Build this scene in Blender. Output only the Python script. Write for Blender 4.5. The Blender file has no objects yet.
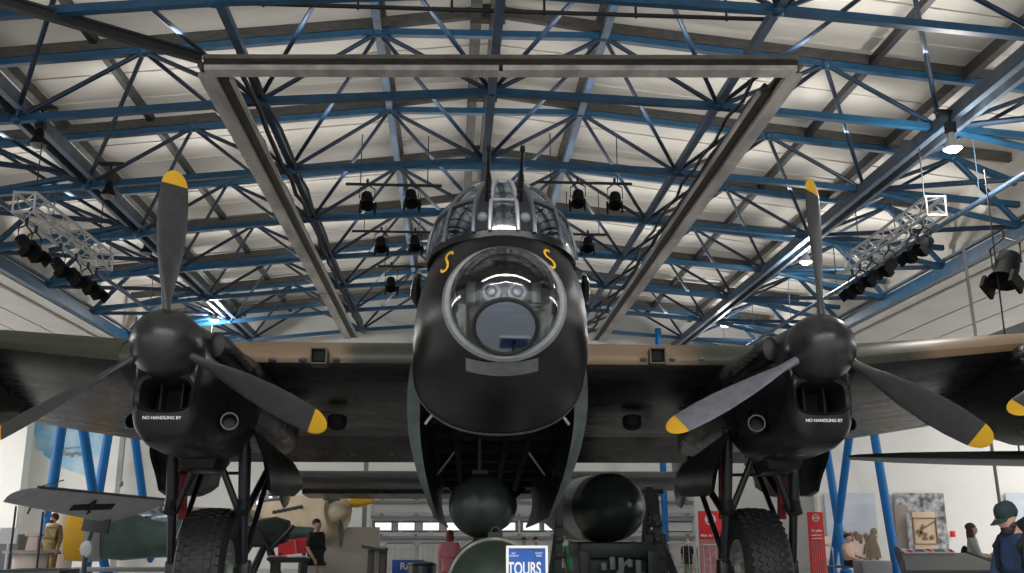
import bpy, bmesh, math, random
from mathutils import Vector, Matrix, Quaternion
from mathutils.bvhtree import BVHTree
random.seed(7)
PI = math.pi
sc = bpy.context.scene
COL = sc.collection
R = math.radians
V = Vector

# ------------------------------------------------------------------ materials
def mat(name, col, rough=0.5, metal=0.0, spec=0.5, noise=0.0, nscale=6.0, col2=None, bump=0.0, coat=0.0, rnoise=0.0, stretch=None, emit=None, estr=0.0):
    m = bpy.data.materials.new(name); m.use_nodes = True
    nt = m.node_tree; b = nt.nodes['Principled BSDF']
    b.inputs['Base Color'].default_value = (*col, 1); b.inputs['Roughness'].default_value = rough
    b.inputs['Metallic'].default_value = metal; b.inputs['Specular IOR Level'].default_value = spec
    b.inputs['Coat Weight'].default_value = coat
    if emit:
        b.inputs['Emission Color'].default_value = (*emit, 1); b.inputs['Emission Strength'].default_value = estr
    if noise or bump or rnoise or col2:
        tc = nt.nodes.new('ShaderNodeTexCoord'); nz = nt.nodes.new('ShaderNodeTexNoise')
        nz.inputs['Scale'].default_value = nscale; nz.inputs['Detail'].default_value = 6
        mp = nt.nodes.new('ShaderNodeMapping')
        if stretch: mp.inputs['Scale'].default_value = stretch
        nt.links.new(tc.outputs['Object'], mp.inputs['Vector']); nt.links.new(mp.outputs[0], nz.inputs['Vector'])
        c2 = col2 if col2 else tuple(c * (1 - noise) for c in col)
        rp = nt.nodes.new('ShaderNodeValToRGB'); rp.color_ramp.elements[0].position = .35; rp.color_ramp.elements[1].position = .68
        rp.color_ramp.elements[0].color = (*c2, 1); rp.color_ramp.elements[1].color = (*col, 1)
        nt.links.new(nz.outputs['Fac'], rp.inputs[0]); nt.links.new(rp.outputs[0], b.inputs['Base Color'])
        if rnoise:
            mr = nt.nodes.new('ShaderNodeMapRange'); mr.inputs['To Min'].default_value = max(0.03, rough - rnoise); mr.inputs['To Max'].default_value = rough + rnoise
            nt.links.new(nz.outputs['Fac'], mr.inputs['Value']); nt.links.new(mr.outputs[0], b.inputs['Roughness'])
        if bump:
            bp = nt.nodes.new('ShaderNodeBump'); bp.inputs['Strength'].default_value = bump; bp.inputs['Distance'].default_value = .02
            nt.links.new(nz.outputs['Fac'], bp.inputs['Height']); nt.links.new(bp.outputs[0], b.inputs['Normal'])
    return m

def glass(name, tint=(.9, .94, .97), rough=0.03, base=.06, power=.9, gcol=(.95, .97, 1, 1)):
    m = bpy.data.materials.new(name); m.use_nodes = True
    nt = m.node_tree; nt.nodes.clear()
    out = nt.nodes.new('ShaderNodeOutputMaterial'); mx = nt.nodes.new('ShaderNodeMixShader')
    tr = nt.nodes.new('ShaderNodeBsdfTransparent'); tr.inputs[0].default_value = (*tint, 1)
    gl = nt.nodes.new('ShaderNodeBsdfGlossy'); gl.inputs['Roughness'].default_value = rough; gl.inputs[0].default_value = gcol
    lw = nt.nodes.new('ShaderNodeLayerWeight'); lw.inputs[0].default_value = .35
    mr = nt.nodes.new('ShaderNodeMapRange'); mr.inputs['To Min'].default_value = base; mr.inputs['To Max'].default_value = power
    nt.links.new(lw.outputs['Fresnel'], mr.inputs['Value']); nt.links.new(mr.outputs[0], mx.inputs[0])
    nt.links.new(tr.outputs[0], mx.inputs[1]); nt.links.new(gl.outputs[0], mx.inputs[2]); nt.links.new(mx.outputs[0], out.inputs[0])
    return m

def lit(name, col, s):
    m = bpy.data.materials.new(name); m.use_nodes = True
    nt = m.node_tree; nt.nodes.clear(); o = nt.nodes.new('ShaderNodeOutputMaterial'); e = nt.nodes.new('ShaderNodeEmission')
    e.inputs[0].default_value = (*col, 1); e.inputs[1].default_value = s; nt.links.new(e.outputs[0], o.inputs[0]); return m

M = dict(
    blue=mat('blue_paint', (.013, .092, .19), .42, noise=.35, nscale=3),
    blue_post=mat('blue_post_paint', (.003, .12, .36), .5, spec=.3),
    blue_grey=mat('blue_grey_paint', (.075, .13, .21), .42, noise=.3, nscale=4),
    girder=mat('grey_blue_girder', (.13, .17, .22), .4, noise=.4, nscale=3),
    strut=mat('dark_blue_strut', (.012, .040, .085), .45, noise=.4, nscale=4),
    rafter=mat('rafter_grey_brown', (.075, .072, .064), .7, noise=.45, nscale=5, stretch=(1, 1, 4)),
    dark=mat('dark_steel', (.016, .016, .018), .5),
    black=mat('soft_black', (.006, .006, .007), .75),
    lamp=mat('lamp_housing_black', (.006, .006, .007), .75, spec=.2),
    alu=mat('bright_aluminium', (.55, .55, .56), .35, metal=.6),
    white_rail=mat('dusty_white_rail', (.62, .58, .54), .5, noise=.5, nscale=2.5, stretch=(1, .25, 1)),
    olive=mat('drab_rail_top', (.16, .145, .11), .6, noise=.4, nscale=3),
    brown=mat('grimy_rail_channel', (.05, .04, .032), .6, noise=.5, nscale=4),
    ceiling=mat('roof_lining', (.56, .53, .478), .8, noise=.13, nscale=.7, stretch=(1, 3, 1)),
    side_ceiling=mat('aisle_lining', (.70, .665, .63), .75, noise=.1, nscale=.8),
    floor=mat('pale_resin_floor', (.42, .42, .41), .35, noise=.1, nscale=1.2),
    wall=mat('white_plaster', (.74, .73, .70), .8, noise=.05, nscale=1),
    clad=mat('grey_cladding', (.50, .50, .49), .6, noise=.08, nscale=2),
    bpaint=mat('bomber_black', (.009, .0098, .0105), .30, spec=.5, noise=.35, nscale=3.5, rnoise=.14, bump=.22),
    bsat=mat('bomber_black_worn', (.010, .0104, .0110), .36, spec=.3, col2=(.004, .0042, .0046), nscale=3.2, rnoise=.14, stretch=(1, .5, 1), bump=.16),
    under=mat('wing_underside_black', (.018, .0185, .0175), .28, col2=(.007, .0075, .0075), nscale=2.0, rnoise=.14, stretch=(.35, 1.8, 1), bump=.15),
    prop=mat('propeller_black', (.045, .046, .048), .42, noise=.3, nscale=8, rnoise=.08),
    prop_grey=mat('propeller_pale_grey', (.17, .17, .20), .5, noise=.3, nscale=8),
    yellow=mat('tip_yellow', (.72, .40, .015), .45),
    spin=mat('spinner_black', (.028, .030, .031), .30, noise=.4, nscale=5, rnoise=.08),
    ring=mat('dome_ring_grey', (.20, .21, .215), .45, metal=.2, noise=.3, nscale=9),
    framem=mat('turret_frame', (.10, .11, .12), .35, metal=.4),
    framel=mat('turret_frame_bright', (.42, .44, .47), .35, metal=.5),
    interior=mat('interior_grey_green', (.36, .37, .31), .6, noise=.5, nscale=9),
    gunm=mat('gun_metal', (.02, .021, .024), .35, metal=.6),
    door=mat('bay_door_green_grey', (.24, .285, .27), .42, noise=.3, nscale=3, stretch=(1, .4, 2)),
    rubber=mat('tyre_rubber', (.020, .020, .021), .55, noise=.3, nscale=12),
    hub=mat('wheel_hub', (.46, .50, .44), .45, noise=.4, nscale=9),
    leg=mat('gear_leg_black', (.013, .014, .016), .35),
    red=mat('red_lock_strut', (.28, .012, .022), .5),
    bomb=mat('bomb_dark_green', (.030, .042, .034), .33, noise=.35, nscale=3, rnoise=.08),
    bombg=mat('bomb_green', (.032, .050, .036), .5, noise=.3, nscale=5),
    tgreen=mat('trolley_green', (.012, .022, .019), .5, noise=.4, nscale=6),
    silver=mat('steel_silver', (.42, .43, .42), .3, metal=.8),
    sand=mat('desert_sand', (.66, .53, .37), .6, noise=.2, nscale=2),
    stone=mat('desert_stone', (.30, .235, .15), .6),
    axis_grey=mat('fighter_grey', (.40, .42, .44), .5, noise=.15, nscale=3),
    axis_dark=mat('fighter_dark_grey', (.055, .06, .06), .5),
    axis_green=mat('fighter_green', (.10, .17, .145), .5, noise=.45, nscale=2.5),
    redp=mat('red_print', (.80, .018, .028), .5),
    pink=mat('pink_print', (.66, .26, .27), .6, noise=.35, nscale=10),
    white=mat('white_paint', (.8, .8, .8), .5),
    tours=mat('tours_blue', (.02, .12, .52), .45, noise=.4, nscale=5),
    beige=mat('beige_panel', (.47, .43, .38), .6, noise=.08, nscale=2),
    taupe=mat('taupe_panel', (.235, .20, .175), .6),
    kraft=mat('tan_mount', (.62, .47, .31), .6, noise=.1, nscale=6),
    brownp=mat('brown_print', (.20, .13, .075), .6),
    bw=mat('monochrome_photo', (.50, .51, .53), .5, col2=(.045, .047, .055), nscale=4.5),
    skyp=mat('pale_sky_print', (.56, .61, .68), .5, noise=.15, nscale=1.5, stretch=(.4, 1, 3)),
    mural=mat('mural_blue', (.56, .68, .76), .6, col2=(.10, .42, .66), nscale=.9),
    muralb=mat('mural_buildings', (.33, .38, .41), .7, noise=.4, nscale=3),
    sandp=mat('sand_print', (.72, .60, .52), .6),
    steel=mat('barrier_steel', (.45, .46, .48), .35, metal=.6),
    case=mat('case_dark_green', (.022, .032, .032), .35),
    dark_grey=mat('tailplane_lit_grey', (.07, .075, .075), .4, noise=.3, nscale=3),
    grey=mat('mid_grey', (.19, .20, .215), .5),
    # clothing and skin
    skin=mat('skin', (.50, .29, .21), .55), hair_dark=mat('hair_dark', (.018, .012, .010), .6), hair_brown=mat('hair_brown', (.07, .035, .022), .6),
    hair_red=mat('hair_red', (.20, .045, .035), .6), hair_blond=mat('hair_blond', (.36, .25, .10), .6), beard=mat('beard', (.03, .024, .022), .8),
    navy=mat('denim_blue', (.022, .05, .125), .8, noise=.3, nscale=14), jblack=mat('jacket_black', (.006, .007, .009), .9), capm=mat('cap_dark_teal', (.010, .026, .026), .8),
    tblack=mat('tshirt_black', (.010, .010, .011), .85), cream=mat('trousers_cream', (.55, .46, .40), .8), lgrey=mat('light_grey_knit', (.42, .42, .40), .9, noise=.2, nscale=20),
    peach=mat('shirt_peach', (.62, .42, .31), .8), jeans=mat('jeans_light', (.18, .29, .45), .8), pinkc=mat('pink_cloth', (.62, .20, .25), .8), redc=mat('red_cloth', (.45, .02, .03), .8),
    greenc=mat('green_cloth', (.06, .26, .14), .8), suit=mat('flight_suit_tan', (.24, .17, .065), .8, noise=.5, nscale=9), khaki=mat('khaki', (.20, .16, .10), .8), whitec=mat('white_cloth', (.7, .68, .66), .8),
    glass=glass('clear_perspex', (.86, .89, .92), .04, .05, .95), tglass=glass('turret_perspex', (.80, .86, .94), .10, .42, .95, (.82, .89, 1, 1)), flat=glass('optical_flat', (.36, .42, .54), .04, .20, .95, (.80, .88, 1, 1)),
    lampglow=lit('lamp_lit', (1, .97, .92), 26), window=lit('daylit_window', (.93, .97, 1), 1.25),
)

def camo():
    m = bpy.data.materials.new('camouflage_green_brown'); m.use_nodes = True
    nt = m.node_tree; b = nt.nodes['Principled BSDF']; b.inputs['Roughness'].default_value = .42
    tc = nt.nodes.new('ShaderNodeTexCoord'); sp = nt.nodes.new('ShaderNodeSeparateXYZ'); nz = nt.nodes.new('ShaderNodeTexNoise'); nz.inputs['Scale'].default_value = .6
    nt.links.new(tc.outputs['Object'], sp.inputs[0]); nt.links.new(tc.outputs['Object'], nz.inputs['Vector'])
    ma = nt.nodes.new('ShaderNodeMath'); ma.operation = 'MULTIPLY_ADD'; ma.inputs[1].default_value = 1.2
    nt.links.new(nz.outputs['Fac'], ma.inputs[0]); nt.links.new(sp.outputs['X'], ma.inputs[2])
    mr = nt.nodes.new('ShaderNodeMapRange'); mr.inputs['From Min'].default_value = -16; mr.inputs['From Max'].default_value = 16
    nt.links.new(ma.outputs[0], mr.inputs['Value'])
    rp = nt.nodes.new('ShaderNodeValToRGB'); rp.color_ramp.interpolation = 'LINEAR'
    G, B = (.060, .066, .045, 1), (.30, .205, .125, 1)
    def k(x): return (x + .6 + 16) / 32
    seq = [(-16, B), (-11.5, B), (-11.3, G), (-3.75, G), (-3.5, B), (-2.2, B), (-1.95, G), (.6, G), (.8, B), (2.55, B), (3.2, G), (6.2, G), (6.5, B), (11, B), (11.3, G)]
    el = rp.color_ramp.elements
    while len(el) > 1: el.remove(el[0])
    el[0].position = 0; el[0].color = B
    for x, c in seq[1:]:
        e = el.new(k(x)); e.color = c
    nt.links.new(mr.outputs[0], rp.inputs[0]); nt.links.new(rp.outputs[0], b.inputs['Base Color'])
    return m
M['camo'] = camo()

# ------------------------------------------------------------------ mesh builder (world coordinates)
W = {}          # root world matrices
def root_of(o):
    while o.parent: o = o.parent
    return o

class MB:
    def __init__(s): s.v = []; s.f = []; s.m = []
    def add(s, vs, fs, mi=0):
        n = len(s.v); s.v += [V(p) for p in vs]
        for f in fs: s.f.append([n + i for i in f]); s.m.append(mi)
    def box(s, c, size, rot=None, mi=0, taper=1.0, ch=0.0):
        hx, hy, hz = [d / 2 for d in size]
        c = V(c); rot = rot or Matrix.Identity(3)
        if ch > 0:
            bm = bmesh.new(); bmesh.ops.create_cube(bm, size=1)
            for q in bm.verts: q.co = V((q.co.x * size[0], q.co.y * size[1], q.co.z * size[2]))
            bmesh.ops.bevel(bm, geom=list(bm.edges), offset=ch, segments=2, affect='EDGES', profile=.5)
            bm.verts.ensure_lookup_table()
            vs = [c + rot @ V((q.co.x * (taper if q.co.z > 0 else 1), q.co.y * (taper if q.co.z > 0 else 1), q.co.z)) for q in bm.verts]
            fs = [[q.index for q in f.verts] for f in bm.faces]; bm.free(); s.add(vs, fs, mi); return s
        vs = []
        for z in (-1, 1):
            k = taper if z > 0 else 1
            for x, y in ((-1, -1), (1, -1), (1, 1), (-1, 1)): vs.append(c + rot @ V((x * hx * k, y * hy * k, z * hz)))
        s.add(vs, [[3, 2, 1, 0], [4, 5, 6, 7], [0, 1, 5, 4], [1, 2, 6, 5], [2, 3, 7, 6], [3, 0, 4, 7]], mi); return s
    def bar(s, a, b, w, h=None, up=(0, 0, 1), mi=0):
        a, b = V(a), V(b); d = (b - a); L = d.length; d.normalize(); h = h or w
        x = d.cross(V(up))
        if x.length < 1e-4: x = V((1, 0, 0))
        x.normalize(); z = x.cross(d)
        s.box((a + b) / 2, (w, L, h), Matrix((x, d, z)).transposed(), mi); return s
    def tube(s, a, b, r, r2=None, n=10, mi=0, cap=True):
        return s.loft([circle(a, V(b) - V(a), r, n), circle(b, V(b) - V(a), r if r2 is None else r2, n)], cap, cap, mi)
    def path(s, pts, r, n=8, mi=0):
        pts = [V(p) for p in pts]; rings = []; ref = None
        for i, p in enumerate(pts):
            d = (pts[min(i + 1, len(pts) - 1)] - pts[max(i - 1, 0)])
            rr = r[i] if isinstance(r, (list, tuple)) else r
            rings.append(circle(p, d, rr, n))
        return s.loft(rings, True, True, mi)
    def loft(s, rings, c0=True, c1=True, mi=0, closed=True):
        n = len(rings[0]); base = len(s.v)
        for r_ in rings: s.v += [V(p) for p in r_]
        for i in range(len(rings) - 1):
            for j in range(n if closed else n - 1):
                k = (j + 1) % n; a = base + i * n
                s.f.append([a + j, a + k, a + n + k, a + n + j]); s.m.append(mi)
        if c0: s.f.append([base + j for j in range(n)][::-1]); s.m.append(mi)
        if c1: s.f.append([base + (len(rings) - 1) * n + j for j in range(n)]); s.m.append(mi)
        return s
    def lathe(s, o, d, prof, n=24, mi=0, c0=True, c1=True):
        d = V(d).normalized(); o = V(o)
        return s.loft([circle(o + d * h, d, max(r_, 1e-4), n) for h, r_ in prof], c0, c1, mi)
    def ell(s, c, r, n=16, m=10, rot=None, mi=0):
        rot = rot or Matrix.Identity(3); c = V(c); rings = []
        for i in range(m + 1):
            a = -PI / 2 + PI * i / m; ca = max(math.cos(a), .002)
            rings.append([c + rot @ V((r[0] * ca * math.cos(2 * PI * j / n), r[1] * ca * math.sin(2 * PI * j / n), r[2] * math.sin(a))) for j in range(n)])
        return s.loft(rings, True, True, mi)
    def torus(s, c, nrm, rad, r, n=32, m=8, mi=0):
        c = V(c); nrm = V(nrm).normalized(); base = circle(c, nrm, rad, n); rings = []
        for p in base:
            o = (p - c).normalized(); rings.append([p + o * r * math.cos(2 * PI * k / m) + nrm * r * math.sin(2 * PI * k / m) for k in range(m)])
        rings.append(rings[0]); return s.loft(rings, False, False, mi)
    def build(s, name, m, parent=None, smooth=40):
        W0 = W[root_of(parent).name] if parent is not None else None
        me = bpy.data.meshes.new(name)
        vs = s.v
        if W0 is not None:
            inv = W0.inverted(); vs = [inv @ p for p in vs]
        me.from_pydata([tuple(p) for p in vs], [], s.f); 
        ms = m if isinstance(m, (list, tuple)) else [m]
        for x in ms: me.materials.append(x)
        if len(ms) > 1: me.polygons.foreach_set('material_index', s.m)
        bm = bmesh.new(); bm.from_mesh(me); bmesh.ops.recalc_face_normals(bm, faces=bm.faces); bm.to_mesh(me); bm.free()
        if smooth:
            me.polygons.foreach_set('use_smooth', [True] * len(me.polygons)); me.set_sharp_from_angle(angle=R(smooth))
        me.update()
        o = bpy.data.objects.new(name, me); COL.objects.link(o)
        if parent is not None: o.parent = parent
        else: W[o.name] = Matrix.Identity(4)
        return o

def circle(c, d, r, n):
    c = V(c); d = V(d).normalized(); a = d.cross(V((0, 0, 1)))
    if a.length < 1e-3: a = d.cross(V((0, 1, 0)))
    a.normalize(); b = d.cross(a)
    return [c + a * r * math.cos(2 * PI * j / n) + b * r * math.sin(2 * PI * j / n) for j in range(n)]

def tag(o, label=None, cat=None, group=None, kind=None):
    if label: o['label'] = label
    if cat: o['category'] = cat
    if group: o['group'] = group
    if kind: o['kind'] = kind
    return o
def thing(name, label, cat, loc=(0, 0, 0), rot=(0, 0, 0), group=None):
    o = bpy.data.objects.new(name, None); COL.objects.link(o); o.location = loc; o.rotation_euler = rot; o.empty_display_size = .2
    from mathutils import Euler
    W[o.name] = Matrix.Translation(loc) @ Euler(rot).to_matrix().to_4x4()
    return tag(o, label, cat, group)
def struct(name, mb, m, smooth=0):
    return tag(mb.build(name, m, None, smooth), kind='structure')
def kids(o): return [c for c in bpy.data.objects if c.parent == o]
def copy_tree(o, parent=None):
    c = o.copy(); COL.objects.link(c)
    if parent is not None: c.parent = parent
    for ch in kids(o): copy_tree(ch, c)
    return c
def dup(o, loc, label, rot=None):
    c = copy_tree(o); c.location = loc
    if rot is not None: c.rotation_euler = rot
    c['label'] = label
    return c
def text_mesh(name, body, size, mtx, m, parent, ext=.002, bold=0.0):
    cu = bpy.data.curves.new(name, 'FONT'); cu.body = body; cu.size = size; cu.align_x = 'CENTER'; cu.align_y = 'CENTER'; cu.extrude = ext; cu.offset = bold
    t = bpy.data.objects.new(name + '_tmp', cu); COL.objects.link(t)
    dg = bpy.context.evaluated_depsgraph_get(); me = bpy.data.meshes.new_from_object(t.evaluated_get(dg))
    bpy.data.objects.remove(t)
    mb = MB(); mb.add([mtx @ v.co for v in me.vertices], [list(p.vertices) for p in me.polygons])
    return mb.build(name, m, parent, 0)
def face_mtx(p, right, up):
    r_ = V(right).normalized(); u = V(up).normalized(); n = r_.cross(u)
    mm = Matrix((r_, u, n)).transposed().to_4x4(); mm.translation = V(p); return mm

# ------------------------------------------------------------------ camera
TH, PSI, FPX, EYE = R(13.9537), R(3.4569), 980.0, V((0, 0, 1.4))
fw = V((math.sin(PSI) * math.cos(TH), math.cos(PSI) * math.cos(TH), math.sin(TH)))
rt = V((math.cos(PSI), -math.sin(PSI), 0)); upv = rt.cross(fw)
cd = bpy.data.cameras.new('camera'); cd.sensor_width = 36; cd.lens = 36 * FPX / 1024; cd.clip_end = 300
cam = bpy.data.objects.new('camera', cd); COL.objects.link(cam)
mw = Matrix((rt, upv, -fw)).transposed().to_4x4(); mw.translation = EYE; cam.matrix_world = mw
sc.camera = cam
def at(u, v, Y):
    d = fw + rt * (u - 512) / FPX - upv * (v - 286.5) / FPX
    return EYE + d * (Y / d.y)

# ------------------------------------------------------------------ the hall
XB = .62; BX = 4.15; BY = 3.42; Y0 = 12.95
rows = [Y0 + BY * k for k in range(-3, 8)]
YB = 38.5; YF = -7.0
def sh(m, **kw): return m
b = MB(); b.box((0, (YF + YB + .4) / 2, -.1), (70, YB - YF + .4, .2)); struct('floor', b, M['floor'])
b = MB(); b.box((0, YB + .15, 5.6), (70, .3, 11.2)); struct('wall_back', b, M['wall'])
b = MB(); b.box((-34.8, (YF + YB) / 2, 5.6), (.3, YB - YF, 11.2)); struct('wall_left', b, M['wall'])
b = MB(); b.box((34.8, (YF + YB) / 2, 5.6), (.3, YB - YF, 11.2)); struct('wall_right', b, M['wall'])
def zc(x): return 10.95 - .12 * abs(x - XB)
# roof lining: ribbed sheets, each panel slightly lapped over the next
b = MB()
ys = [YF + i * 1.14 for i in range(int((YB - YF) / 1.14) + 1)] + [YB]
for s in (-1, 1):
    x0, x1 = XB, XB + s * 11.9
    for i in range(len(ys) - 1):
        ya, yb = ys[i], ys[i + 1]
        dz = .03
        b.add([(x0, ya, zc(x0)), (x1, ya, zc(x1)), (x1, yb, zc(x1) + dz), (x0, yb, zc(x0) + dz), (x0, ya, zc(x0) + .15), (x1, ya, zc(x1) + .15), (x1, yb, zc(x1) + .2), (x0, yb, zc(x0) + .2)],
              [[0, 1, 2, 3], [4, 5, 6, 7], [0, 1, 5, 4], [3, 2, 6, 7], [1, 2, 6, 5], [0, 3, 7, 4]])
    b.box((x1 + s * .1, (YF + YB) / 2, (zc(x1) + 8.0) / 2), (.2, YB - YF, zc(x1) - 8.0 + .3))
struct('ceiling', b, M['ceiling'])
for s, nm in ((-1, 'ceiling_left_aisle'), (1, 'ceiling_right_aisle')):
    b = MB(); xg = XB + s * 12.35
    w = 4.3 if s > 0 else 3.2
    n = 6
    for i in range(n):   # long lining boards with shadow gaps
        b.box((xg + s * (w * (i + .5) / n), (YF + YB) / 2, 7.55 + .02 * (i % 2)), (w / n - .03, YB - YF, .08))
    b.box((xg + s * w / 2, (YF + YB) / 2, 7.75), (w, YB - YF, .1))
    b.box((xg + s * w, (YF + YB) / 2, 8.7), (.12, YB - YF, 2.0))
    struct(nm, b, M['side_ceiling'])
    b = MB(); xo = xg + s * w; b.box(((xo + s * 34.8) / 2, (YF + YB) / 2, 9.8), (abs(s * 34.8 - xo), YB - YF, .2)); struct('ceiling_outer_left' if s < 0 else 'ceiling_outer_right', b, M['side_ceiling'])
# far wall cladding with its strip of daylit panes
b = MB()
xa, xb_ = at(372, 500, YB).x, at(692, 500, YB).x
for i in range(9):
    z0 = .05 + i * .33
    if i == 4: continue
    b.box(((xa + xb_) / 2, YB - .06, z0 + .16), (xb_ - xa, .12, .315))
for i in range(12): b.box((xa + (xb_ - xa) * i / 11, YB - .07, 1.53), (.10, .15, 3.0))
b.box(((xa + xb_) / 2, YB - .06, 1.345), (xb_ - xa, .12, .05)); b.box(((xa + xb_) / 2, YB - .06, 1.72), (xb_ - xa, .12, .05))
struct('wall_far_cladding', b, M['clad'])
for i, u in enumerate((383.5, 406.5, 431, 455, 479, 507, 531, 552)):
    p = at(u, 527, YB)
    f = MB(); f.box((p.x, YB - .05, 1.53), (.70, .16, .36)); fo = struct('window_%d' % (i + 1), f, M['grey'])
    q = MB(); q.box((p.x, YB - .13, 1.53), (.60, .03, .27)); q.build('pane', M['window'], fo, 0)
for i, z in enumerate((2.45, 1.88, 1.12)):
    b = MB(); b.bar((xa, YB - .2, z), (xb_, YB - .2, z), .10, .10)
    for k in range(10): b.box((xa + .4 + k * 1.3, YB - .2, z + .08), (.12, .08, .1))
    struct('trim_%d' % (i + 1), b, M['grey'])
for i, u in enumerate((108, 4)):
    p = at(u, 500, 37.4); b = MB(); b.box((p.x, 37.4, 4.8), (.62 if i == 0 else 1.3, .6, 9.6)); b.box((p.x, 37.4, .2), (.8 if i == 0 else 1.5, .75, .4)); struct('pillar_%s' % ('left_inner' if i == 0 else 'left_outer'), b, M['wall'])
# right aisle end wall standing in front of the far wall
b = MB(); xr = at(818, 500, 33).x
b.box(((xr + 34.6) / 2, 33.2, 3.75), (34.6 - xr, .3, 7.5)); b.box(((xr + 34.6) / 2, 33.0, .1), (34.6 - xr, .12, .2)); struct('wall_right_aisle_end', b, M['wall'])

# ------------------------------------------------------------------ roof structure
def bz(x):
    a = abs(x); return 9.1 - (.2 * a / BX if a <= BX else .2 + (a - BX) * .085) - .024 * max(0, -x) + .008 * max(0, x)
def tz(x):
    a = abs(x)
    return (10.26 if a <= BX / 2 else 10.26 - .103 * (a - BX / 2)) - .02 * max(0, -x)
BXS = [BX * i for i in (-2, -1, 0, 1, 2)]; TXS = [BX * (i + .5) for i in range(-3, 3)]
GX = 11.75; GZ = 7.75
ordn = ['nearest', 'second', 'third', 'fourth', 'fifth', 'sixth', 'seventh', 'eighth', 'ninth', 'tenth', 'eleventh']
for k, y in enumerate(rows):
    if k == 0: continue
    n = ordn[k - 1]
    t = thing('roof_truss', 'blue transverse roof truss, %s of the ten rows counted from the nearest' % n, 'roof truss', (XB, y, bz(0)), group='blue transverse roof trusses')
    P = lambda x, z: V((XB + x, y, z))
    c = MB()
    xs = [-GX] + BXS + [GX]
    for i in range(len(xs) - 1): c.bar(P(xs[i], bz(xs[i])), P(xs[i + 1], bz(xs[i + 1])), .125, .125)
    for x in BXS: c.ell(P(x, bz(x)), (.12, .12, .10), 10, 6)
    c.build('bottom_chord', M['blue'], t)
    c = MB()
    xs = [-GX] + TXS + [GX]
    zs = [GZ + 1.1] + [tz(x) for x in TXS] + [GZ + 1.1]
    for i in range(len(xs) - 1): c.bar(P(xs[i], zs[i]), P(xs[i + 1], zs[i + 1]), .125, .125)
    for x in TXS: c.ell(P(x, tz(x)), (.11, .11, .10), 10, 6)
    c.build('top_chord', M['blue'], t)
    c = MB()
    for s in (-1, 1): c.bar(P(0, 10.72), P(s * BX / 2, tz(s * BX / 2) + .18), .12, .2); c.bar(P(s * BX / 2, tz(s * BX / 2) + .18), P(s * 11.7, tz(s * 11.7) + .18), .12, .2)
    c.box(P(0, 10.66), (.5, .2, .3)); c.build('rafter', M['rafter'], t)
    y2 = y + BY
    for x in TXS:
        for bx_ in (x - BX / 2, x + BX / 2):
            if abs(bx_) > 2.1 * BX: continue
            c = MB(); c.tube(P(x, tz(x)), P(bx_, bz(bx_)), .045, n=8); c.build('web_strut', M['strut'], t)
            if k < len(rows) - 1:
                c = MB(); c.tube(P(x, tz(x)), V((XB + bx_, y2, bz(bx_))), .042, n=8); c.build('diagonal_strut', M['strut'], t)
    for s in (-1, 1):
        g = P(s * GX, GZ + .1)
        c = MB(); c.tube(P(s * 2 * BX, bz(2 * BX)), g, .07, n=8); c.build('web_strut', M['blue'], t)
        c = MB(); c.tube(P(s * 2.5 * BX, tz(2.5 * BX)), g, .07, n=8); c.build('web_strut', M['blue'], t)
        if k < len(rows) - 1:
            c = MB(); c.tube(V((XB + s * 2 * BX, y2, bz(2 * BX))), g, .06, n=8); c.build('diagonal_strut', M['strut'], t)
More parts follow.
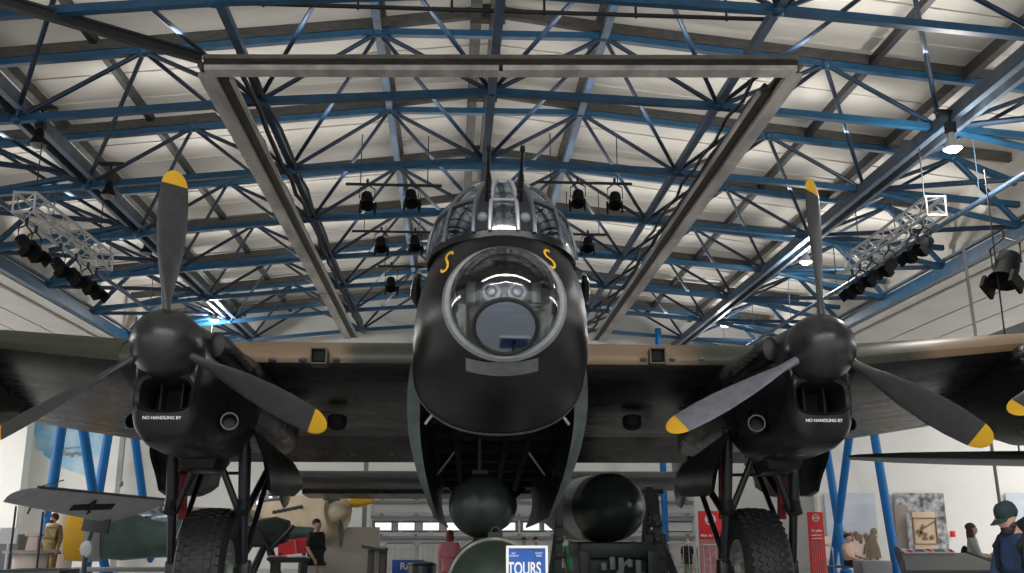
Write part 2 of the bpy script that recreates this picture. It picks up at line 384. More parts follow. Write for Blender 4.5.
# longitudinal members
ya, yb = rows[0] - 2, YB - .1
def long_thing(name, label, cat, x, z, parts, group=None):
    t = thing(name, label, cat, (x, (ya + yb) / 2, z), group=group)
    for pn, dx, dz, w, h, m in parts:
        c = MB(); c.bar((x + dx, ya, z + dz), (x + dx, yb, z + dz), w, h); c.build(pn, m, t, 0)
    return t
for s, nm in ((-1, 'left'), (1, 'right')):
    xg = XB + s * 2 * BX
    long_thing('main_girder', 'heavy grey-blue twin girder running the length of the roof on the %s of the bomber' % nm, 'girder', xg, bz(2 * BX) - .05,
               [('flange', -.14, 0, .09, .28, M['girder']), ('flange', .14, 0, .09, .28, M['girder']), ('web', 0, .08, .2, .06, M['dark']), ('lip', s * -.2, -.12, .05, .05, M['blue_grey'])], 'main roof girders')
    long_thing('roof_purlin', 'dark purlin right under the roof lining above the %s main girder' % nm, 'purlin', XB + s * 8.9, zc(XB + 8.9) - .2, [('beam', 0, 0, .16, .22, M['rafter'])], 'dark roof purlins')
    long_thing('roof_purlin', 'dark thin purlin under the lining halfway between the %s rail and girder' % nm, 'purlin', XB + s * 7.1, zc(XB + 7.1) - .22, [('beam', 0, 0, .12, .16, M['dark'])], 'dark roof purlins')
    long_thing('roof_tie', 'grey-blue lengthwise tie along the lower truss nodes beside the %s white rail' % nm, 'tie', XB + s * BX, bz(BX) + .06, [('tube', 0, 0, .13, .13, M['blue_grey'])], 'lengthwise roof ties')
    long_thing('roof_tie', 'grey-blue lengthwise tie along the upper truss nodes just %s of the ridge' % nm, 'tie', XB + s * BX / 2, tz(BX / 2), [('tube', 0, 0, .14, .14, M['blue_grey']), ('painted_shade_strip', -.0, .34, .24, .2, M['rafter'])], 'lengthwise roof ties')  # dark strip over the tie stands in for the shading behind it
    # gutter beam with duct
    long_thing('gutter_beam', 'blue-edged gutter beam with grey duct along the %s eaves of the hall' % nm, 'gutter beam', XB + s * GX, GZ,
               [('beam', 0, 0, .16, .30, M['blue']), ('duct', s * .34, .02, .42, .38, M['side_ceiling']), ('ledge', s * -.12, .22, .1, .06, M['girder'])], 'gutter beams at the eaves')
    c = MB()
    xp = XB + s * (8.9); zp = 7.2
    c.tube((xp, ya, zp), (xp, yb, zp), .05, n=10)
    for y in rows[1:]: c.tube((xp, y, zp), (xp, y, bz(8.9) + .02), .012, n=6)
    tag(c.build('hanging_pipe', M['blue_grey']), 'thin pale pipe hung lengthwise below the %s main girder' % nm, 'pipe', 'hung lengthwise pipes')
long_thing('ridge_beam', 'twin dark ridge beam with bright blue-grey tie along the roof centre line', 'ridge beam', XB, 9.1, [('tube', 0, 0, .15, .15, M['blue_grey']), ('beam', -.3, 1.42, .2, .22, M['rafter']), ('beam', .06, 1.42, .2, .22, M['rafter'])])

# ------------------------------------------------------------------ rectangular light rail frame under the roof
RZ = 8.46; RY0 = 14.42; RY1 = 36.6; RXL, RXR = -3.98, 5.62
t = thing('light_rail_frame', 'big rectangular frame of dusty white rails hung under the roof trusses above the bomber', 'rail frame', ((RXL + RXR) / 2, RY0, RZ))
def rail(a, b, nm):
    a, b = V(a), V(b); d = (b - a).normalized(); sx = d.cross(V((0, 0, 1)))
    c = MB(); c.bar(a + V((0, 0, .13)), b + V((0, 0, .13)), .30, .07); c.build(nm + '_top', M['olive'], t, 0)
    c = MB(); c.bar(a + V((0, 0, .05)), b + V((0, 0, .05)), .14, .12); c.build(nm + '_channel', M['brown'], t, 0)
    c = MB()
    L = (b - a).length; n = max(2, round(L / 4))
    for i in range(n):
        p = a + d * (L * i / n + .03); q = a + d * (L * (i + 1) / n - .03)
        c.bar(p + V((0, 0, -.045)), q + V((0, 0, -.045)), .26, .085)
    c.build(nm, M['white_rail'], t, 0)
RYR, RXN = 13.88, 5.34
rail((RXL, RY0, RZ), (RXN, RYR, RZ), 'cross_rail')
rail((RXL, RY0 + .1, RZ), (RXL, RY1, RZ), 'side_rail'); rail((RXN, RYR + .1, RZ), (RXR, RY1, RZ), 'side_rail')
for s, x in ((1, RXL), (-1, RXR)):
    c = MB(); xn = x if s > 0 else RXN; c.bar((xn + s * .23, RY0 + .3, RZ + .02), (x + s * .23, RY1, RZ + .02), .18, .1); c.build('inner_channel', M['brown'], t, 0)
    c = MB(); c.bar((xn + s * .35, RY0 + .3, RZ - .02), (x + s * .35, RY1, RZ - .02), .06, .06); c.build('inner_lip', M['white_rail'], t, 0)
    for dx, z, r_, m in ((.45, .25, .05, 'dark'), (.62, .32, .035, 'gunm'), (.30, .05, .03, 'brown')):
        c = MB(); pts = []
        n = 26
        for i in range(n): pts.append((x + s * dx + random.uniform(-.05, .05), RY0 + .5 + (RY1 - RY0 - .5) * i / (n - 1), RZ + z + random.uniform(-.05, .05)))
        c.path(pts, r_, 6); c.build('cable', M[m], t)
    c = MB()
    for y in rows[4:]: c.tube((x, y, RZ + .2), (x, y, 9.0), .02, n=6)
    c.build('hanger', M['dark'], t)
pa, pb = V((RXL - .05, RY0 - .1, RZ + .10)), at(-14, -2, 12.4)
c = MB(); c.bar(pa, pb, .12, .12); c.bar(pa + V((0, 0, .08)), pb + V((0, 0, .08)), .18, .04)
tag(c.build('diagonal_rail', M['dark'], None, 0), 'dark rail running out to the left from the near corner of the white frame', 'rail')
# thin conduit frame nearer the camera
CZ = 9.15; p1 = at(214, 22, 13.6); p2 = at(772, 27, 13.6)
c = MB()
c.path([(p1.x + .1, 35, CZ), (p1.x, 13.75, CZ), (p1.x + .12, 13.6, CZ), (p2.x - .12, 13.6, CZ), (p2.x, 13.75, CZ), (p2.x - .1, 35, CZ)], .035, 8)
for i in range(6): c.tube((p1.x + (p2.x - p1.x) * (i + .5) / 6, 13.6, CZ - .05), (p1.x + (p2.x - p1.x) * (i + .5) / 6, 13.6, CZ + .35), .02, n=6)
tag(c.build('conduit_frame', M['dark']), 'thin black conduit loop hung above the near cross rail of the white frame', 'conduit')

# ------------------------------------------------------------------ spotlights, lamps
def spot(label, p, aim, size=.34, group='black stage spotlights', hang=.35):
    p = V(p); d = V(aim).normalized()
    t = thing('stage_spotlight', label, 'spotlight', p, group=group)
    c = MB(); c.lathe(p - d * size * .55, d, [(0, size * .22), (size * .12, size * .36), (size * .7, size * .42), (size * .95, size * .36), (size * 1.25, size * .5), (size * 1.25, size * .44), (size * 1.0, size * .33)], 14)
    c.build('lamp_body', M['lamp'], t)
    c = MB(); sx = d.cross(V((0, 0, 1))).normalized()
    c.path([p + sx * size * .5, p + sx * size * .52 + V((0, 0, hang * .7)), p + V((0, 0, hang)), p - sx * size * .52 + V((0, 0, hang * .7)), p - sx * size * .5], .018, 6)
    c.tube(p + V((0, 0, hang)), p + V((0, 0, hang + .12)), .03, n=8); c.build('yoke', M['dark'], t)
    for s in (-1, 1):
        c = MB(); c.box(p + d * size * .85 + sx * s * size * .5, (size * .12, size * .5, size * .7), Matrix((sx, d, sx.cross(d))).transposed()); c.build('barn_door', M['lamp'], t)
    return t
def stage_truss(a, b, nm, lamps):
    a, b = V(a), V(b); d = (b - a).normalized(); sx = d.cross(V((0, 0, 1))).normalized(); up = sx.cross(d); w = .17; L = (b - a).length
    t = thing('lighting_truss', 'silver lattice box truss hung below the %s main girder with six black spotlights' % nm, 'lighting truss', a, group='silver box trusses')
    for x, z in ((-w, -w), (w, -w), (w, w), (-w, w)):
        c = MB(); c.tube(a + sx * x + up * z, b + sx * x + up * z, .028, n=8); c.build('chord', M['alu'], t)
    c = MB(); n = 9
    cs = [(-w, -w), (w, -w), (w, w), (-w, w)]
    for i in range(n + 1):
        o = a + d * L * i / n
        for j in range(4):
            p, q = cs[j], cs[(j + 1) % 4]
            if i in (0, n): c.tube(o + sx * p[0] + up * p[1], o + sx * q[0] + up * q[1], .02, n=6)
            if i < n:
                o2 = a + d * L * (i + 1) / n
                if i % 2: p, q = q, p
                c.tube(o + sx * p[0] + up * p[1], o2 + sx * q[0] + up * q[1], .014, n=6)
    c.build('lattice', M['alu'], t)
    for f_ in (.1, .9):
        o = a + d * L * f_; c = MB(); c.tube(o + up * w, o + V((0, 0, 1.25)), .012, n=6); c.build('hanging_wire', M['dark'], t)
    for i, f_ in enumerate(lamps):
        o = a + d * L * f_ - up * .60 - sx * .1
        spot('black spotlight under the %s silver truss, %s from its near end' % (nm, ordn[i] if i else 'first'), o, V((-o.x * .12, -.35, -1)), .29, 'spotlights under the silver trusses', .32)
stage_truss(at(24, 202, 16.0), at(104, 262, 20.4), 'left', (.10, .2, .48, .68, .85, .97))
stage_truss(at(936, 206, 16.0), at(853, 264, 20.4), 'right', (.08, .2, .46, .68, .84, .95))
def bar_with(u0, v0, u1, v1, Y, lamps, desc):
    a, b = at(u0, v0, Y), at(u1, v1, Y); b.z = a.z
    c = MB(); c.tube(a, b, .035, n=8)
    for f_ in (.15, .85): o = a.lerp(b, f_); c.tube(o, o + V((0, 0, 1.2)), .012, n=6)
    tag(c.build('lamp_bar', M['dark']), 'thin black lamp bar hung under the roof %s' % desc, 'lamp bar', 'hung black lamp bars')
    for u, v, l in lamps:
        p = at(u, v, Y); spot(l, p, V((.12 if u < 480 else -.12, -.5, -.9)), .33, 'spotlights on hung bars', max(.22, a.z - p.z))
bar_with(346, 184, 442, 182, 21, [(367, 199, 'black spotlight at the left end of the high bar left of the turret'), (411, 197, 'black spotlight at the right end of the high bar left of the turret')], 'upper left of the gun turret')
bar_with(352, 231, 432, 230, 25, [(381, 243, 'black spotlight at the left end of the low bar left of the nose'), (415, 242, 'black spotlight just left of the nose on the low bar')], 'lower left of the gun turret')
bar_with(536, 182, 632, 187, 21, [(578, 197, 'black spotlight nearest the turret on the right-hand bar'), (615, 199, 'black spotlight on the outer part of the right-hand bar')], 'right of the gun turret')
bar_with(560, 234, 606, 235, 25, [(588, 243, 'black spotlight just right of the nose on a short bar')], 'close to the right of the nose')
bar_with(378, 266, 424, 266, 27, [(391, 283, 'small black spotlight low left of the nose')], 'left of the nose at its side fairing')
p = at(1007, 266, 15.5); spot('large black floodlight hanging alone at the right eaves', p, V((-.5, -.3, -.9)), .5, 'lone floodlights', .5)
# high-bay lamps along the main girders
lights = []
def highbay(label, p, on, s):
    p = V(p); t = thing('high_bay_lamp', label, 'lamp', p, group='high-bay lamps on the girders')
    c = MB(); c.lathe(p + V((0, 0, .34)), (0, 0, -1), [(0, .05), (.1, .08), (.16, .08), (.2, .11), (.32, .16), (.32, .15), (.22, .1)], 20); c.build('reflector', M['alu'] if on else M['lamp'], t)
    c = MB(); c.lathe(p + V((0, 0, .12)), (0, 0, -1), [(0, .05), (.03, .12), (.10, .14), (.15, .09), (.17, .02)], 16); c.build('lens', M['lampglow'] if on else M['grey'], t)
    c = MB(); c.tube(p + V((0, 0, .3)), p + V((0, 0, .75)), .025, n=8); c.box(p + V((0, 0, .72)), (.5, .1, .06)); c.box(p + V((.0, 0, .42)), (.16, .12, .2)); c.build('bracket', M['dark'], t)
    if on:
        l = bpy.data.lights.new('lamp_light', 'POINT'); l.energy = s; l.shadow_soft_size = .16; l.color = (1, .97, .93)
        lo = bpy.data.objects.new('lamp_light', l); COL.objects.link(lo); lo.location = p + V((0, 0, -.28))
LE = 220
highbay('lit high-bay lamp glaring beside the nearest visible stretch of the right girder', at(953, 150, 15.6), True, LE)
highbay('lit high-bay lamp on the right girder just left of the right propeller blade', at(806, 263, 24.5), True, LE)
highbay('small lit lamp far down the right girder above the wing', at(725, 326, 34), True, LE)
highbay('lit high-bay lamp low behind the left propeller spinner', at(214, 321, 33), True, LE)
highbay('unlit dark floodlight on the left girder beside the silver truss', at(108, 197, 19.5), False, 0)
highbay('unlit dark floodlight further along the left girder by the propeller blade', at(146, 254, 25.0), False, 0)
highbay('unlit dark floodlight at the near upper left of the left girder', at(38, 146, 16.6), False, 0)
def area(name, loc, sx, sy, e, rot=(0, 0, 0), col=(1, .985, .96)):
    l = bpy.data.lights.new(name, 'AREA'); l.shape = 'RECTANGLE'; l.size = sx; l.size_y = sy; l.energy = e; l.color = col
    o = bpy.data.objects.new(name, l); COL.objects.link(o); o.location = loc; o.rotation_euler = rot; return o

# ------------------------------------------------------------------ THE BOMBER
AL = R(5.0); AX = .50; AO = V((AX, 11.1, 3.525)); YAW = R(-1.3)
ca, sa = math.cos(AL), math.sin(AL)
AR = Matrix.Rotation(YAW, 3, 'Z') @ Matrix(((1, 0, 0), (0, ca, sa), (0, -sa, ca)))
def A(x, y, z): return AO + AR @ V((x, y, z))
def Ad(x, y, z): return AR @ V((x, y, z))
bom = thing('bomber_aircraft', 'huge black four-engined bomber with glazed nose, yellow-tipped propellers and open bomb bay', 'aircraft', (AX, 13.95, 0))
def ss(c, n): return math.copysign(abs(c) ** (2 / n), c)
def ring(y, zc_, hw, top, bot, n=2.3, N=48, x0=0, nb=None):
    out = []
    for j in range(N):
        a = 2 * PI * j / N; c_, s_ = math.cos(a), math.sin(a)
        e = n if s_ >= 0 else (nb or n)
        x = hw * ss(c_, e); z = zc_ + (ss(s_, e) * (top - zc_ if s_ >= 0 else zc_ - bot))
        out.append(A(x0 + x, y, z))
    return out
# nose shell: from dome ring back to the bay bulkhead
DC = V((0, -2.78, -.45)); DR = .515
tilt = R(4)
def dome_ring(r_, dy=0.0, N=48):
    o = []
    for j in range(N):
        a = 2 * PI * j / N
        lx, lz = r_ * math.cos(a), r_ * math.sin(a)
        o.append(A(lx, DC.y + dy + lz * math.sin(tilt), DC.z + lz * math.cos(tilt)))
    return o
c = MB()
nose = [dome_ring(DR - .03, .02), dome_ring(DR + .02, -.01), ring(-2.66, -.45, .635, .225, -1.03, 2.05), ring(-2.45, -.47, .72, .38, -1.10, 2.1), ring(-2.1, -.50, .80, .60, -1.16, 2.15), ring(-1.6, -.52, .86, .76, -1.20, 2.2), ring(-1.0, -.52, .895, .82, -1.225, 2.25), ring(-.75, -.52, .905, .78, -1.225, 2.25)]
c.loft(nose, False, False)
c.loft([ring(-.75, -.52, .905, .72, -1.225, 2.25), ring(-.75, -.52, .86, .68, -1.18, 2.25), ring(-.80, -.52, .5, .3, -.9, 2.25)], False, True)
nose_o = c.build('nose_shell', M['bsat'], bom)
shell_bvh = BVHTree.FromPolygons([tuple(v) for v in c.v], [tuple(f) for f in c.f])
c = MB(); c.loft([ring(-.80, -.52, .912, .70, -1.232, 2.25), ring(-.70, -.52, .918, .74, -1.238, 2.25), ring(-.66, -.52, .90, .74, -1.215, 2.25)], False, False); c.build('bulkhead_rim', M['prop_grey'], nose_o)
# centre and rear fuselage
c = MB()
st = []
for y, hw, top, bot, zc_ in ((-.74, .90, .72, -.62, -.45), (0, .92, .86, -.64, -.4), (2.5, .93, .92, -.64, -.35), (6, .93, .92, -.62, -.32), (8.2, .92, .90, -.60, -.28)):
    st.append(ring(y, zc_, hw, top, bot, 2.3, nb=3.2))
c.loft(st, True, False)
st = [ring(8.2, -.05, .92, .90, -.62, 2.3, nb=2.2), ring(8.35, -.05, .92, .90, -.95, 2.3, nb=2.2), ring(9.5, 0, .86, .88, -.92, 2.2), ring(12.5, .2, .62, .84, -.45, 2.1), ring(15, .4, .36, .78, -.05, 2.05), ring(16.6, .48, .2, .72, .18, 2)]
c.loft(st, True, True)
fus = c.build('fuselage', M['bpaint'], bom)
# cockpit canopy
c = MB(); cst = []
for y, hw, top in ((-1.15, .30, .75), (-.75, .46, 1.34), (0, .50, 1.55), (1.0, .47, 1.50), (1.9, .30, .95)):
    cst.append([A(hw * math.cos(PI * j / 16), y, .55 + (top - .55) * math.sin(PI * j / 16) ** .8) for j in range(17)])
c.loft(cst, False, False, closed=False); cano = c.build('cockpit_canopy', M['tglass'], bom)
c = MB()
for r_ in cst: c.path(r_, .022, 6)
for j in (4, 8, 12): c.path([r_[j] for r_ in cst], .018, 6)
c.build('canopy_frame', M['framel'], cano)
# bomb aimer's dome with optical flat
AQ = R(48)
nn = Ad(0, -math.cos(AQ), -math.sin(AQ)).normalized(); dc = A(*DC); SR = .60
ax = (Ad(0, -math.cos(tilt), math.sin(tilt))).normalized()
sph_c = dc + ax * (-math.sqrt(SR * SR - (DR - .03) ** 2))
axr = Ad(1, 0, 0); axu = axr.cross(ax) * -1
c = MB(); rings = []
amax = math.asin((DR - .03) / SR); HT = .525
# bulge the cap forward so that it reads as a hemisphere
for i in range(15):
    a = PI / 2 * (1 - i / 14)
    rr = (DR - .03) * math.sin(a); hh = .50 * math.cos(a)
    rings.append([dc + ax * hh + axr * rr * math.cos(2 * PI * j / 48) + axu * rr * math.sin(2 * PI * j / 48) for j in range(48)])
rings[-1] = [dc + ax * .50 + axr * .002 * math.cos(2 * PI * j / 48) + axu * .002 * math.sin(2 * PI * j / 48) for j in range(48)]
FD = .40
flat_c = dc + nn * FD + nn.cross(axr) * 0
rings = [[(p - nn * max(0, (p - dc).dot(nn) - FD)) for p in r_] for r_ in rings]
c.loft(rings, False, True)
dome = c.build('nose_dome', M['glass'], bom, 25)
c = MB(); ro = dome_ring(DR + .005, -.03); ri = dome_ring(DR - .055, -.035)
c.loft([dome_ring(DR + .03, .0), ro, ri, dome_ring(DR - .06, .03)], False, False); c.build('dome_ring', M['ring'], dome)
FR = .265
fu = nn.cross(axr); 
c = MB(); c.torus(flat_c + nn * .006, nn, FR, .02, 40, 8); rim = c.build('flat_window_rim', M['black'], dome)
c = MB(); c.lathe(flat_c + nn * .004, nn, [(0, FR - .005), (.008, FR - .005)], 40); c.build('flat_window', M['flat'], dome)
# pale grey patch on the shell under the dome
def on_shell(u, v, Y=8.2, lift=.006):
    o = EYE; d = (at(u, v, 8) - EYE).normalized()
    h = shell_bvh.ray_cast(o, d)
    return (h[0] + h[1] * (lift if h[1].dot(d) < 0 else -lift)) if h[0] else at(u, v, Y)
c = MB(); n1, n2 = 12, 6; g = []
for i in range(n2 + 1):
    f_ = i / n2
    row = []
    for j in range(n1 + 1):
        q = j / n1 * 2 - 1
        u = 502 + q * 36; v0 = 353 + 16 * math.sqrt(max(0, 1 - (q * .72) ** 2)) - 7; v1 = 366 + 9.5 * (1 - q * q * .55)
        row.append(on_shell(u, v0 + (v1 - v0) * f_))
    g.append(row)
c.loft(g, False, False, closed=False); c.build('chin_patch', M['ring'], nose_o)
# letters S on either shoulder
def letter_s(u0, v0, w, h, skew):
    pts = []
    base = [(.92, -.82), (.55, -1.0), (.0, -.98), (-.55, -.72), (-.52, -.35), (0, -.05), (.48, .28), (.5, .68), (.0, .96), (-.55, 1.0), (-.95, .80)]
    for i in range(len(base) - 1):
        p0 = base[max(i - 1, 0)]; p1 = base[i]; p2 = base[i + 1]; p3 = base[min(i + 2, len(base) - 1)]
        for k_ in range(4):
            t_ = k_ / 4; t2, t3 = t_ * t_, t_ ** 3
            pts.append(tuple(.5 * (2 * p1[q] + (p2[q] - p0[q]) * t_ + (2 * p0[q] - 5 * p1[q] + 4 * p2[q] - p3[q]) * t2 + (3 * p1[q] - p0[q] - 3 * p2[q] + p3[q]) * t3) for q in (0, 1)))
    pts.append(base[-1])
    L_, R_ = [], []
    for i, p in enumerate(pts):
        a_ = pts[max(i - 1, 0)]; b_ = pts[min(i + 1, len(pts) - 1)]; dx, dy = b_[0] - a_[0], b_[1] - a_[1]; l_ = math.hypot(dx, dy) or 1
        nx, ny = -dy / l_ * .30, dx / l_ * .12
        for lst, s_ in ((L_, 1), (R_, -1)):
            x_, y_ = p[0] + nx * s_, p[1] + ny * s_
            lst.append(on_shell(u0 + x_ * w + y_ * skew, v0 + y_ * h, lift=.007))
    return [L_, R_]
for a_ in ((447.5, 262.5, 3.6, 9.5, -3.2), (549.5, 259.5, 3.6, 8.6, 4.4)):
    c = MB(); c.loft(letter_s(*a_), False, False, closed=False); c.build('code_letter', M['yellow'], nose_o, 0)
# side fairings
for s, nm in ((-1, 'l'), (1, 'r')):
    c = MB(); c.loft([ring(-1.9, .14, .02, .16, .12, 2, 12, s * .80), ring(-1.7, .13, .04, .17, .07, 2, 12, s * .84), ring(-1.3, .11, .06, .16, .05, 2, 12, s * .87), ring(-.9, .11, .03, .14, .08, 2, 12, s * .86)])
    c.build('side_fairing', M['bpaint'], bom)
# interior equipment seen through the dome
c = MB(); c.loft([ring(-1.75, -.45, .80, .25, -1.05, 2.1), ring(-1.70, -.45, .80, .25, -1.05, 2.1)]); inr = c.build('nose_interior', M['grey'], bom)
c = MB(); c.box(A(0, -2.42, -.27), (.44, .14, .14), AR, ch=.02); c.box(A(0, -2.2, -.40), (.62, .3, .12), AR, ch=.02); c.box(A(-.02, -2.45, -.40), (.2, .1, .1), AR, ch=.01)
c.build('sight_panel', M['interior'], inr)
for x in (-.115, .125):
    c = MB(); c.torus(A(x, -2.51, -.26), Ad(0, -1, 0), .075, .022, 20, 8); c.lathe(A(x, -2.48, -.26), Ad(0, -1, 0), [(0, .035), (.05, .035), (.06, .01)], 12); c.build('sight_dial', M['framel'], inr)
c = MB()
for s in (-1, 1):
    c.box(A(s * .40, -2.35, -.55), (.14, .4, .34), AR, ch=.03); c.path([A(s * .46, -2.55, -.2), A(s * .42, -2.5, -.5), A(s * .35, -2.55, -.75)], .02, 6)
    c.box(A(s * .3, -2.5, -.28), (.09, .12, .2), AR, ch=.02)
c.box(A(0, -2.35, -.86), (.7, .5, .1), AR, ch=.03); c.build('side_equipment', M['interior'], inr)
c = MB(); c.tube(A(.15, -2.6, -.42), A(.50, -2.5, -.38), .012, n=6); c.tube(A(.15, -2.6, -.46), A(.50, -2.5, -.42), .012, n=6); c.path([A(-.3, -2.6, -.55), A(-.1, -2.62, -.42), A(.1, -2.62, -.44), A(.3, -2.6, -.52)], .016, 6)
c.build('control_rod', M['ring'], inr)
# ---- nose gun turret
TC = V((0, -1.78, .24)); TRX, TRY, TRZ = .73, .86, .80
def tur(az, el, k=1.0):
    a, e = R(az), R(el)
    f_ = abs(math.cos(e)) ** .82
    return A(TC.x + TRX * k * f_ * math.sin(a), TC.y - TRY * k * f_ * math.cos(a), TC.z + TRZ * k * math.sin(e) ** (1.0) )
def tpatch(az0, az1, e0, e1, k=1.0, n=10, m_=10):
    return [[tur(az0 + (az1 - az0) * j / n, e0 + (e1 - e0) * i / m_, k) for j in range(n + 1)] for i in range(m_ + 1)]
c = MB(); c.loft([[tur(360 * j / 64, e, 1.0) for j in range(64)] for e in (0, 4, 9, 15, 22, 30, 38, 46, 54, 62, 70, 78, 85, 89.5)], False, True)
turr = c.build('gun_turret', M['tglass'], bom)
c = MB()
c.loft([[tur(360 * j / 64, e, 1.006) for j in range(64)] for e in (-1, 1.5, 4)], False, False)
c.build('turret_base_ring', M['bpaint'], turr)
c = MB()
for s in (-1, 1):
    c.loft(tpatch(s * 10, s * 22, 4, 60, 1.015), False, False, closed=False)
c.build('gun_slot', M['black'], turr)
def strip(az0, e0, az1, e1, w=.02, m='framem', k=1.02, n=14):
    c_ = MB(); pts = [tur(az0 + (az1 - az0) * i / n, e0 + (e1 - e0) * i / n, k) for i in range(n + 1)]; c_.path(pts, w, 6); return c_
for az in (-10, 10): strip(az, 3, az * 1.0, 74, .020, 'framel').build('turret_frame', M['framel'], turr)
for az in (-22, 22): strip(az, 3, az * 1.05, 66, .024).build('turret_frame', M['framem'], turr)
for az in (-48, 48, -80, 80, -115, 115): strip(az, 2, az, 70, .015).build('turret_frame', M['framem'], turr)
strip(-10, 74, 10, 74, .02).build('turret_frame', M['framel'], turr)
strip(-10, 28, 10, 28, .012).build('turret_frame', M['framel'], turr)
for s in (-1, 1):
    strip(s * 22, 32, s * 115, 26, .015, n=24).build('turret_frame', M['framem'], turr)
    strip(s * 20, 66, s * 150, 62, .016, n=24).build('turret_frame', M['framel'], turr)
    c = MB(); c.loft(tpatch(s * 24, s * 47, 5, 27, 1.006), False, False, closed=False); c.build('turret_lower_pane', M['flat'], turr)
    c = MB(); c.ell(tur(s * 15.5, 13, 1.02), (.052, .04, .052), 14, 8); c.build('gun_boot', M['ring'], turr)
    c = MB(); g0 = tur(s * 15.5, 30, .86); d = Ad(0, -math.cos(R(22)), math.sin(R(22)))
    c.path([g0 - d * .25, g0, g0 + d * .06], [.045, .045, .04], 10); c.path([g0 + d * .05, g0 + d * .42], .030, 10); c.path([g0 + d * .42, g0 + d * .50, g0 + d * .72, g0 + d * .74, g0 + d * .78], [.03, .018, .018, .027, .022], 10)
    for q in range(5): c.torus(g0 + d * (.1 + q * .07), d, .03, .006, 12, 6)
    c.build('gun_barrel', M['gunm'], turr)
c = MB(); c.box(A(0, -1.75, .30), (.9, .7, .25), AR, ch=.06); c.box(A(0, -1.5, .52), (.36, .12, .5), AR, ch=.05); c.box(A(-.33, -1.9, .5), (.16, .5, .3), AR, ch=.04); c.box(A(.33, -1.9, .5), (.16, .5, .3), AR, ch=.04); c.box(A(0, -2.2, .5), (.28, .1, .16), AR, ch=.03)
c.build('gun_mount', M['interior'], turr)
c = MB(); c.ell(A(0, -1.6, 1.02), (.2, .25, .07), 16, 8); c.build('roof_hatch', M['framel'], turr)

# ---- wings
def foil(xl, yLE, zLE, ch, th, inc=R(6.6), f0=0.0, f1=1.0, droop=0.0, n=14):
    def yt(t): return 5 * th * (.2969 * math.sqrt(t) - .126 * t - .3516 * t * t + .2843 * t ** 3 - .1036 * t ** 4)
    up, lo = [], []
    for i in range(n + 1):
        t = f0 + (f1 - f0) * (.5 - .5 * math.cos(PI * i / n)) if f0 == 0 else f0 + (f1 - f0) * i / n
        cam_ = .03 * math.sin(PI * min(1, t)) 
        for lst, s_ in ((up, 1), (lo, -1)):
            y = t * ch; z = (cam_ + s_ * yt(t) * (1.1 if s_ > 0 else .9)) * ch
            if droop and t > f0: z -= (t - f0) * ch * math.tan(droop)
            lst.append(A(xl, yLE + y * math.cos(inc) + z * math.sin(inc), zLE - y * math.sin(inc) + z * math.cos(inc)))
    return up[::-1] + lo[1:] if f0 == 0 else up[::-1] + lo
def wing_loft(stations, nup, camo_extra=3, **kw):
    c_ = MB(); rings_ = [foil(*s_, **kw) for s_ in stations]; N_ = len(rings_[0]); base = 0
    c_.v = [p for r_ in rings_ for p in r_]
    for i in range(len(rings_) - 1):
        for j in range(N_):
            k_ = (j + 1) % N_; c_.f.append([i * N_ + j, i * N_ + k_, (i + 1) * N_ + k_, (i + 1) * N_ + j]); c_.m.append(0 if j < nup + camo_extra else 1)
    c_.f.append(list(range(N_))[::-1]); c_.m.append(1); c_.f.append([(len(rings_) - 1) * N_ + j for j in range(N_)]); c_.m.append(1)
    return c_
ENG = 3.72
WY, WZ = 2.5, .47
for s in (-1, 1):
    stA = [(s * x, WY, WZ, 4.85, .165) for x in (.55, 2, 3.5, 5.2)]
    c = wing_loft(stA, 14, 1, f1=.74)
    wg = c.build('wing', [M['camo'], M['under']], bom, 50)
    stB = [(s * (5.2 + 10.1 * t), WY + 1.05 * t, WZ + .03 + 1.15 * t, 4.85 - 2.7 * t ** 1.15, .165 - .05 * t) for t in (0, .2, .4, .6, .8, .93)] + [(s * 15.5, WY + 1.35, WZ + 1.2, 1.5, .09)]
    c = wing_loft(stB, 14, 1); c.build('outer_panel', [M['camo'], M['under']], wg, 50)
    c = MB(); c.loft([foil(s * x, WY, WZ, 4.85, .165, f0=.745, f1=1.0, droop=R(9), n=5) for x in (.95, 5.18)]); c.build('flap', M['bpaint'], wg, 30)
    c = MB(); p = A(s * 2.05, WY + .02, WZ - .0)
    q = at(320 if s < 0 else 656, 358, 0 + (A(0, WY, 0)).y)
    c.box(V((q.x, A(0, WY + .16, 0).y, q.z)), (.17, .5, .17), AR, ch=.02); c.build('air_intake', M['black'], wg)
    c = MB(); d_ = .105
    for dx, dz, w_, h_ in ((-d_, 0, .018, .22), (d_, 0, .018, .22), (0, d_, .22, .018), (0, -d_, .22, .018)): c.box(V((q.x + dx, A(0, WY - .04, 0).y, q.z + dz)), (w_, .24, h_), AR)
    c.build('intake_frame', M['olive'], wg)
    for du in ((-48, -18, 16) if s < 0 else (-13, 16, 45)):
        qq = at((320 if s < 0 else 656) + du, 359.5, A(0, WY, 0).y)
        c = MB(); c.ell(V((qq.x, A(0, WY + .0, 0).y + .03, qq.z)), (.055, .1, .035), 12, 8); c.build('leading_edge_stud', M['ring'], wg)
    q = at(337 if s < 0 else 632, 427, 15.45)
    c = MB(); c.lathe(q + V((0, 0, .14)), V((0, -.35, -1)), [(0, .15), (.12, .15), (.16, .12), (.17, .02)], 20); c.build('landing_lamp', M['black'], wg)

